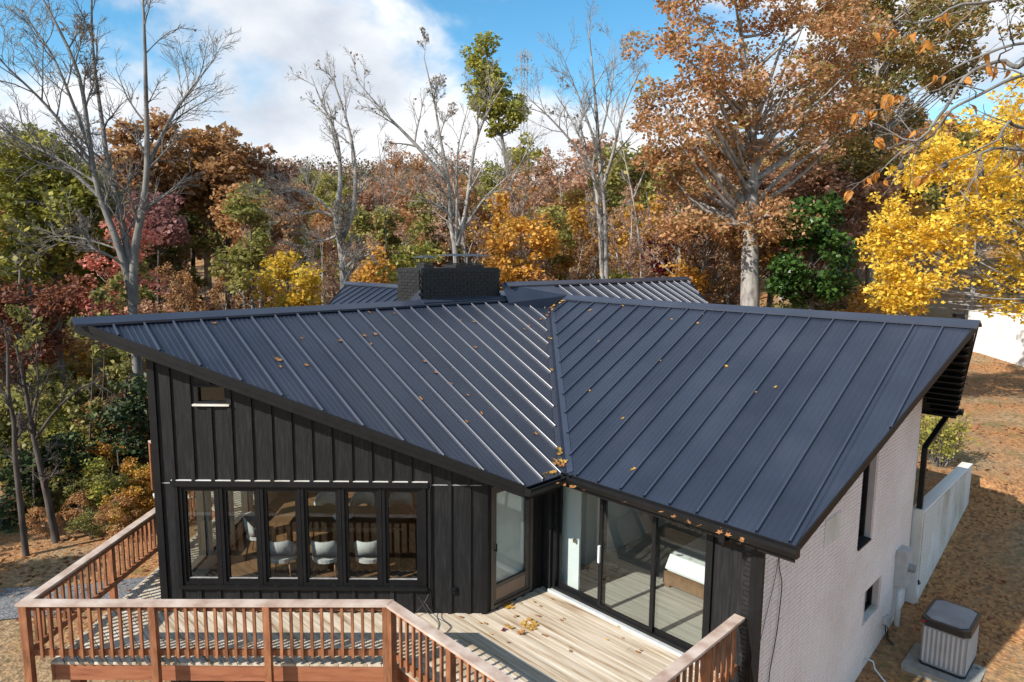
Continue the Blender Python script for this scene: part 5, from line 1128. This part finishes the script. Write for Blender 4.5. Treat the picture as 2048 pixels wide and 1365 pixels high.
# crooked dark trunk at the left with a long bare limb
px_tree(47, 'crooked_tree', [([(113, 1085), (98, 1010), (80, 930), (62, 850), (50, 770), (32, 690)], .13, .04, 0), ([(70, 880), (110, 820), (160, 775), (192, 762), (240, 800)], .05, .012, 1), ([(60, 850), (80, 770), (70, 700)], .04, .012, 1)], 16.6, 'bark_dark', 'crooked dark trunk with a long pale bare limb near the deck', maxlv=3, trunkL=2.6, dspread=.4)
px_tree(48, 'crooked_tree', [([(52, 1110), (40, 1000), (28, 900), (30, 840), (14, 790), (18, 700), (8, 640)], .10, .03, 0), ([(14, 800), (0, 770), (-30, 740)], .04, .012, 1)], 15.8, 'bark_dark', 'winding dark trunk at the left edge of the drive', maxlv=3, trunkL=2.0, dspread=.4)
for k, (x, y, d_, h_) in enumerate(((70, 1095, 17.5, 8), (182, 1060, 20, 9), (205, 1040, 21, 9), (268, 1005, 22, 9))):
    px_tree(60 + k, 'thin_tree', [([(x, y), (x - 4, y - 180), (x + 6, y - 330), (x + 2, y - 460)], .055, .012, 0)], d_, 'bark_dark', ('thin dark trunk nearest the gravel drive', 'thin dark trunk between the small cedar and the deck', 'thin dark trunk just left of the cedar by the house corner', 'thin dark trunk right of the cedar by the house corner')[k], maxlv=3, trunkL=3.0, leaf='leaf_olive', leaf_n=900, leaf_size=.10, group='thin dark trunks left of the deck', cfg=dict(BARE, ang=1.0))
# --- shrub by the retaining wall
T = Tree(70); sb = np.array([*atz(1880, 930, 0.05)]); sb[2] = float(hgt(sb[0], sb[1]))
for k in range(26):
    an = T.rg.uniform(0, 6.28); tl = T.rg.uniform(.15, .75); d = unit(np.array([math.cos(an) * tl, math.sin(an) * tl, 1])); T.grow(sb + np.array([math.cos(an), math.sin(an), 0]) * .12, d, T.rg.uniform(.9, 1.5), .014, 1, 2, dict(BARE, n=[4, 4], rmin=.004))
tips = np.concatenate([P[len(P) // 2:] for P, R_, lv in T.lines]); kk = T.rg.integers(0, len(tips), 2600); kk = kk[tips[kk][:, 2] > sb[2] + .45]
finish('shrub', tuple(sb), T.wood(1, 1), 'bark_grey', leaf_quads(T.rg, tips[kk] + T.rg.normal(size=(len(kk), 3)) * .09, .055, T.rg.uniform(.4, 1, len(kk))), 'leaf_yellowgreen', 'leggy yellow-green shrub beside the end of the white retaining wall', cat='shrub', twig_vf=T.wood(2, 5))
# --- wood behind: variants shared by many trees
def variant(seed, H_, cw_, leaf, bark, n, per, size, bare=False, cb=.35):
    T = Tree(seed); S = T.smooth([np.array([0, 0, -.3]), np.array([T.rg.normal() * .2, T.rg.normal() * .2, H_ * .4]), np.array([T.rg.normal() * .5, T.rg.normal() * .5, H_ * .95])], 14)
    R_ = np.linspace(1, 0, 14) ** .8 * (H_ * .016) + .02; T.lines.append((S, R_, 0))
    if bare:
        T.sub(S, R_, 0, H_ * .55, 3, dict(BARE, n=[14, 6, 5])); tips = np.concatenate([P[len(P) // 2:] for P, r_, lv in T.lines if lv >= 2]); k = T.rg.integers(0, len(tips), n); cr_ = leaf_quads(T.rg, tips[k] + T.rg.normal(size=(n, 3)) * .1, size, T.rg.uniform(0, 1, n))
    else:
        cen = [((0, 0, H_ * (cb + 1) / 2), (cw_, cw_, H_ * (1 - cb) / 2), 1.0)]; cl = hull_clumps(T.rg, n, cen, cw_ * .20, cw_ * .42, .35); limbs_to(T, S, cl, H_ * .006, .5); cr_ = clump_leaves(T.rg, np.array([c[:3] for c in cl]), np.array([c[3] for c in cl]), per, size)
    tv, tf = T.wood(0, 1); tm = np_mesh('trunk', tv, tf, bark, smooth=True); cm = np_mesh('crown', cr_[0], cr_[1], leaf, cr_[2]); bmsh = None
    if bare: tv, tf = T.wood(2, 5); bmsh = np_mesh('branches', tv, tf, bark, smooth=True)
    return tm, cm, bmsh
VAR = {
    'rust_oak': (variant(101, 13, 3.0, 'leaf_rust', 'bark_grey', 54, 125, .20), 'rust coloured oak', 'rust oaks in the wood'),
    'brown_oak': (variant(102, 12, 2.8, 'leaf_brown', 'bark_grey', 48, 115, .20), 'dull brown oak', 'brown oaks in the wood'),
    'pink_oak': (variant(103, 12, 3.0, 'leaf_pinkbrown', 'bark_pale', 52, 120, .20), 'pinkish brown oak', 'pinkish oaks in the wood'),
    'olive_tree': (variant(104, 12, 2.6, 'leaf_olive', 'bark_grey', 50, 125, .20), 'olive green tree', 'olive green trees in the wood'),
    'amber_tree': (variant(105, 10, 2.4, 'leaf_amber', 'bark_grey', 46, 130, .18), 'amber tree', 'amber trees in the wood'),
    'lime_tree': (variant(106, 10, 2.3, 'leaf_yellowgreen', 'bark_grey', 44, 130, .18), 'yellow-green tree', 'yellow-green trees in the wood'),
    'grey_tree': (variant(107, 12, 2.5, 'leaf_pinkbrown', 'bark_pale', 2200, 0, .11, bare=True), 'bare grey tree', 'bare grey trees in the wood'),
    'bare_sapling': (variant(108, 8, 2.0, 'leaf_rust', 'bark_grey', 2600, 0, .10, bare=True), 'thin rust leaved sapling', 'sparse saplings in the wood'),
    'rust_shrub': (variant(109, 4.2, 1.8, 'leaf_rust', 'bark_grey', 36, 210, .125, cb=.05), 'rust leaved bush', 'rust bushes at the foot of the wood'),
    'olive_shrub': (variant(110, 3.8, 1.8, 'leaf_olive', 'bark_grey', 36, 210, .125, cb=.05), 'olive green bush', 'olive bushes at the foot of the wood'),
    'lime_shrub': (variant(112, 4.4, 1.8, 'leaf_yellowgreen', 'bark_grey', 36, 210, .125, cb=.05), 'yellow-green bush', 'yellow-green bushes beside the deck'),
    'amber_shrub': (variant(113, 4.3, 1.8, 'leaf_amber', 'bark_grey', 36, 210, .125, cb=.05), 'amber leaved bush', 'amber bushes at the foot of the wood'),
    'pink_shrub': (variant(111, 4.5, 1.7, 'leaf_pinkbrown', 'bark_pale', 36, 210, .125, cb=.05), 'pinkish brown bush', 'pinkish bushes at the foot of the wood'),
}
rt = random.Random(5)
MARKS = [(20, 'the left picture edge'), (120, 'the yellow-green maple'), (200, 'the left roof tip'), (268, 'the three-stemmed bare tree'), (360, 'the left ridge tip'), (470, 'the mid left ridge'), (575, 'the yellow bush'), (685, 'the forked bare tree'), (790, 'the orange and green maple'), (900, 'the chimney'), (1045, 'the golden maple'), (1130, 'the roof valley'), (1207, 'the double-trunked bare tree'), (1335, 'the crimson maple'), (1420, 'the ribbed roof end'), (1500, 'the huge oak'), (1622, 'the magnolia'), (1745, 'the tall pale trunk'), (1900, 'the yellow tree'), (2030, 'the right picture edge')]
SEEN = {}
def which(kind, x, y, head):
    px, _ = project((x, y, 6.0)); mk = min(MARKS, key=lambda m: abs(m[0] - px))[1]
    row = 'close in' if y < 36 else 'in the front row' if y < 47 else 'in the second row' if y < 60 else 'in the third row' if y < 80 else 'in the farthest row'
    lab = head + ' ' + row + ' behind ' + mk; n = SEEN.get(lab, 0); SEEN[lab] = n + 1
    return lab + ('' if n == 0 else ', ' + ['second', 'third', 'fourth', 'fifth', 'sixth', 'seventh', 'eighth', 'ninth', 'tenth'][min(n - 1, 8)] + ' one')
def plant(kind, x, y, s):
    (tm, cm, bmsh), lab, grp = VAR[kind]; z = float(hgt(x, y)); o = empty(kind, (x, y, z)); tag(o, which(kind, x, y, lab), 'bush' if 'shrub' in kind else 'tree', grp)
    o.rotation_euler = (0, 0, rt.uniform(0, 6.28)); w = s * rt.uniform(.9, 1.15); o.scale = (w, w, s)
    link('trunk', tm, o); link('crown', cm, o)
    if bmsh: tag(link('branches', bmsh, o), kind='stuff')
def tone_pick(px):   # which kinds the wood shows along the picture
    if px < 230: return ['lime_tree', 'olive_tree', 'olive_tree', 'lime_tree', 'rust_oak', 'amber_tree']
    if px < 560: return ['rust_oak', 'olive_tree', 'pink_oak', 'rust_oak', 'lime_tree', 'grey_tree', 'amber_tree']
    if px < 900: return ['grey_tree', 'olive_tree', 'lime_tree', 'olive_tree', 'pink_oak', 'lime_tree', 'amber_tree', 'rust_oak']
    if px < 1350: return ['grey_tree', 'rust_oak', 'amber_tree', 'lime_tree', 'amber_tree', 'pink_oak', 'olive_tree', 'lime_tree']
    return ['pink_oak', 'rust_oak', 'olive_tree', 'lime_tree', 'amber_tree', 'olive_tree']
# middle and far rows
for d0, d1, n, s0, s1 in ((37, 46, 34, .72, 1.0), (48, 58, 36, .88, 1.2), (62, 76, 36, .95, 1.3), (82, 105, 36, 1.0, 1.4)):
    for k in range(n):
        px = -120 + (2288) * (k + rt.uniform(.15, .85)) / n; d_ = rt.uniform(d0, d1); x = (px - 1024) / FPX * d_
        kind = rt.choice(tone_pick(px)); s = rt.uniform(s0, s1)
        if 580 < px < 760: s *= .80
        if px > 1760 and d_ < 50: continue
        plant(kind, x, d_, s)
for k in range(26):     # pale bare trees along the edge of the wood
    px = 330 + 1130 * (k + rt.uniform(.1, .9)) / 26; d_ = rt.uniform(32, 38); plant(rt.choice(['grey_tree', 'bare_sapling', 'grey_tree']), (px - 1024) / FPX * d_, d_, rt.uniform(.55, .85))
for k in range(40):     # saplings and bushes at the foot of the wood
    px = -60 + 1850 * (k + rt.uniform(.1, .9)) / 40; d_ = rt.uniform(30, 40); x = (px - 1024) / FPX * d_
    plant(rt.choice(['rust_shrub', 'olive_shrub', 'lime_shrub', 'pink_shrub', 'amber_shrub'] + (['bare_sapling'] if px > 300 else ['lime_shrub'])), x, d_, rt.uniform(.7, 1.25))
for k in range(34):     # denser growth farther down the left slope
    y = rt.uniform(21, 30); x = rt.uniform(-.80, -.50) * y; plant(rt.choice(['lime_shrub', 'olive_shrub', 'rust_shrub', 'lime_shrub', 'lime_shrub', 'amber_shrub']), x, y, rt.uniform(.55, .95))
for k in range(26):
    y = rt.uniform(16.8, 20.5); x = rt.uniform(-.78, -.56) * y; plant(rt.choice(['lime_shrub', 'olive_shrub', 'rust_shrub', 'amber_shrub']), x, y, rt.uniform(.2, .5))
for k in range(34):     # low growth on the left slope beside the deck
    y = rt.uniform(19, 33); x = rt.uniform(-.82, -.47) * y; plant(rt.choice(['olive_shrub', 'rust_shrub', 'lime_shrub', 'amber_shrub', 'lime_shrub']), x, y, rt.uniform(.5, 1.1))
for x, y, s in ((-19.5, 9.0, .62), (-22.5, 11.5, .72), (-18.5, 5.5, .55), (-24, 6.5, .7), (-27, 10, .8)): plant('olive_tree', x, y, s)     # trees beside the drive, shading it
for k in range(22):     # the wood goes on past the left edge
    y = rt.uniform(17, 44); plant(rt.choice(['lime_tree', 'rust_oak', 'olive_tree', 'pink_oak', 'brown_oak']), -.86 * y - rt.uniform(2, 16), y, rt.uniform(.7, 1.0))
for k in range(16):     # slim trunks at the right behind the roof
    px = rt.uniform(1430, 1760); d_ = rt.uniform(36, 46); plant('grey_tree' if rt.random() < .6 else 'pink_oak', (px - 1024) / FPX * d_, d_, rt.uniform(.7, 1.0))
# far wooded hillside, one mass
rgf = np.random.default_rng(9); nF_ = 6000
fx = rgf.uniform(-1, 1, nF_); fd = rgf.uniform(110, 260, nF_); fx = fx * fd * .95; fz = hgt(fx, fd); C = []; T_ = []
for k in range(nF_):
    m = 44; hh = rgf.uniform(7, 12); q = np.clip(rgf.normal(size=(m, 3)), -1.7, 1.7) * np.array([1.8, 1.8, hh * .24]) + np.array([fx[k], fd[k], fz[k] + hh * .62]); C.append(q); T_.append(np.clip(rgf.normal(rgf.uniform(0, 1), .12, m), 0, 1))
fv, ff, ft = leaf_quads(rgf, np.concatenate(C), .55, np.concatenate(T_), long=1.2)
leafmat('leaf_farwood', [(0.06, 0.07, 0.04), (0.12, 0.11, 0.06), (0.22, 0.13, 0.075), (0.28, 0.17, 0.10)], trans=.2)
tag(link('far_forest', np_mesh('far_forest', fv, ff, 'leaf_farwood', ft)), 'autumn wood covering the far hillside', 'forest', kind='stuff')
# leaf litter on the ground
rgl = np.random.default_rng(12); nL = 9000
lx = np.concatenate([rgl.uniform(8, 26, nL // 2), rgl.uniform(-18, -7, nL // 2)]); ly = np.concatenate([rgl.uniform(8.5, 34, nL // 2), rgl.uniform(9, 30, nL // 2)])
aa = (lx - J[0]) * dL[0] + (ly - J[1]) * dL[1]; bb = (lx - J[0]) * dR[0] + (ly - J[1]) * dR[1]; okm = ~((np.abs(bb - 7.6) < .5) & (aa > -8.6)) & ~((bb < 7.6) & (aa > -3.4) & (lx > 0))
dens = np.sin(lx * .9 + 1.7 * np.sin(ly * .6)) + np.sin(ly * 1.3 + lx * .4) + rgl.normal(0, .8, nL); okm &= dens > -.2
lc = np.stack([lx, ly, hgt(lx, ly) + .03], -1)[okm]; lv_, lf_, lt_ = leaf_quads(rgl, lc, .085, rgl.uniform(0, 1, len(lc)), flat=6)
tag(link('leaf_litter', np_mesh('leaf_litter', lv_, lf_, 'leaf_litter', lt_)), 'scattered fallen leaves on the ground beside the house', 'leaves', kind='stuff')
# --- lattice mast far behind
mz = np.array([2.8, 185.0]); gz = float(hgt(*mz)); mast = empty('lattice_mast', (mz[0], mz[1], gz)); tag(mast, 'distant lattice mast with antennas above the trees', 'mast'); ztp = CAMZ + (512 - 122) / FPX * 185
mb = MB(); tri = [(math.cos(t) * .8, math.sin(t) * .8) for t in (0.5, 2.6, 4.7)]
for x, y in tri: mb.tube([(mz[0] + x * 1.6, mz[1] + y * 1.6, gz - .3), (mz[0] + x, mz[1] + y, ztp)], .11, 5)
mb.build('mast_legs', 'steel_grey', mast); mb = MB(); zz = gz + 4
while zz < ztp - 1:
    for i in range(3):
        a_, b_ = tri[i], tri[(i + 1) % 3]; mb.bar((mz[0] + a_[0] * 1.2, mz[1] + a_[1] * 1.2, zz), (mz[0] + b_[0] * 1.2, mz[1] + b_[1] * 1.2, zz + 2.0), .09)
    zz += 2.0
mb.build('bracing', 'steel_grey', mast)
for h_ in (1.0, 4.5):
    for i in range(6):
        t = i * math.pi / 3; mb = MB(); mb.box((mz[0] + 1.9 * math.cos(t), mz[1] + 1.9 * math.sin(t), ztp - h_ - .6), .35, .35, 2.0); mb.bar((mz[0], mz[1], ztp - h_ - .5), (mz[0] + 1.9 * math.cos(t), mz[1] + 1.9 * math.sin(t), ztp - h_ - .5), .12); mb.build('antenna', 'steel_grey', mast)
# --- tree whose branches reach into the picture from the right, close to the camera
T = Tree(80); tb_ = np.array([9.6, 6.6]); zg = float(hgt(*tb_)); S = T.smooth([np.array([*tb_, zg - .2]), np.array([9.5, 6.5, 2]), np.array([9.2, 6.3, 6]), np.array([8.9, 6.2, 10.0])], 14); T.lines.append((S, np.linspace(.16, .05, 14), 0))
bl_px = [([(2290, 60), (2150, 95), (2048, 92), (1960, 150), (1880, 175), (1790, 230)], 5.6), ([(2290, 190), (2120, 150), (2030, 185), (1930, 230), (1850, 250), (1740, 245)], 5.4), ([(2260, 250), (2100, 245), (2010, 240), (1930, 290), (1880, 330)], 5.3),
         ([(2300, -40), (2100, -10), (1950, 0), (1860, 20), (1780, 60)], 5.8), ([(2250, 330), (2110, 280), (2040, 260), (1975, 330), (1968, 345)], 5.2), ([(2048, 110), (1980, 120), (1900, 215), (1830, 300), (1760, 345)], 5.5)]
spots = []
for px, d_ in bl_px:
    P = [at(x, y, d_ + .25 * math.sin(k * 1.7)) for k, (x, y) in enumerate(px)]; P = [np.array([9.1, 6.25, P[0][2] + .3])] + P if px[0][0] > 2200 else P
    Q = T.smooth(P, 26); wob_ = np.cumsum(T.rg.normal(size=Q.shape) * .035, axis=0); wob_ -= np.linspace(0, 1, len(Q))[:, None] * wob_[-1]; wob_[1:-1] = (wob_[:-2] + 2 * wob_[1:-1] + wob_[2:]) / 4; Q = Q + wob_; Rr = np.linspace(.022, .004, 26); T.lines.append((Q, Rr, 1)); T.sub(Q, Rr, 2, 1.0, 4, dict(BARE, n=[7, 9, 11, 3], start=[.3, .35, .2], wob=.16, rmin=.0022, up=-.05, lift=-.01))
v1, f1 = T.wood(0, 1); v2, f2 = T.wood(2, 6); pt_ = empty('persimmon_tree', (tb_[0], tb_[1], zg)); tag(pt_, 'near tree reaching thin twigs with large orange leaves into the upper right', 'tree')
link('trunk', np_mesh('trunk', v1 - np.array(wloc(pt_)), f1, 'bark_grey', smooth=True), pt_); tag(link('branches', np_mesh('branches', v2 - np.array(wloc(pt_)), f2, 'bark_grey', smooth=True), pt_), kind='stuff')
def big_leaf(seed):
    rg = np.random.default_rng(seed); v = []; f = []; n = 7
    for i in range(n + 1):
        t = i / n; w = .25 * math.sin(math.pi * t ** .8) + .004; cu = rg.uniform(.8, 1.1)
        for j in (-1, 0, 1): v.append((j * w * cu, t, -.45 * t * t + .16 * abs(j) * math.sin(math.pi * t)))
    for i in range(n):
        for j in range(2): a_ = i * 3 + j; f.append((a_, a_ + 1, a_ + 4, a_ + 3))
    return np_mesh('leaf', np.array(v), np.array(f), 'leaf_persimmon', rg.uniform(.2, 1, len(f)), smooth=True)
BLM = [big_leaf(s) for s in (1, 2, 3)]
tw = np.concatenate([P[1:] for P, R_, lv in T.lines if lv >= 1]); tw = tw[(tw[:, 1] < 6.2) & (tw[:, 0] < 5.6)]; tw_px = np.array([project(q) for q in tw])
lp = [(1893, 15), (1907, 25), (1862, 28), (1775, 57), (1784, 62), (1832, 66), (1838, 74), (1824, 80), (1777, 58), (1792, 195), (1783, 187), (1861, 115), (1868, 122), (1745, 140), (1756, 137), (1738, 160), (1728, 158), (1790, 165), (1800, 200), (1760, 190), (1745, 205), (1755, 235), (1723, 203), (1680, 262), (1690, 266), (1672, 268), (1750, 330), (1755, 328), (1728, 353), (1740, 350), (1705, 380), (1712, 378), (1722, 305), (1840, 345), (1850, 350), (2000, 125), (1985, 130), (2012, 135), (2040, 225), (2042, 245), (2038, 260), (1965, 130), (1978, 126), (1925, 152), (1770, 352), (1830, 262), (1788, 262), (2030, 300), (2044, 318), (1935, 210), (1860, 120)]
for x, y in lp + [(x + rt.uniform(-14, 14), y + rt.uniform(-12, 12)) for x, y in lp[::2]]:
    dd_ = (tw_px[:, 0] - x) ** 2 + (tw_px[:, 1] - y) ** 2; q = tw[int(np.argmin(dd_))]; o = link('leaf', rt.choice(BLM), pt_, tuple(q - np.array(wloc(pt_)))); s = rt.uniform(.07, .13); o.scale = (s, s, s); o.rotation_euler = (rt.uniform(-1.9, -.5), rt.uniform(-.6, .6), rt.uniform(0, 6.28))
for x, y in ((1962, 347), (1890, 331), (1802, 334)):
    q = at(x, y, 5.4); mb = MB(); mb.tube([q + np.array([0, 0, .03]), q + np.array([0, 0, .022]), q, q - np.array([0, 0, .02]), q - np.array([0, 0, .028])], [.004, .018, .026, .018, .003], 10); mb.tube([q + np.array([0, 0, .02]), q + np.array([.01, 0, .12])], .002, 4); mb.build('fruit', 'bark_dark', pt_, smooth=True)
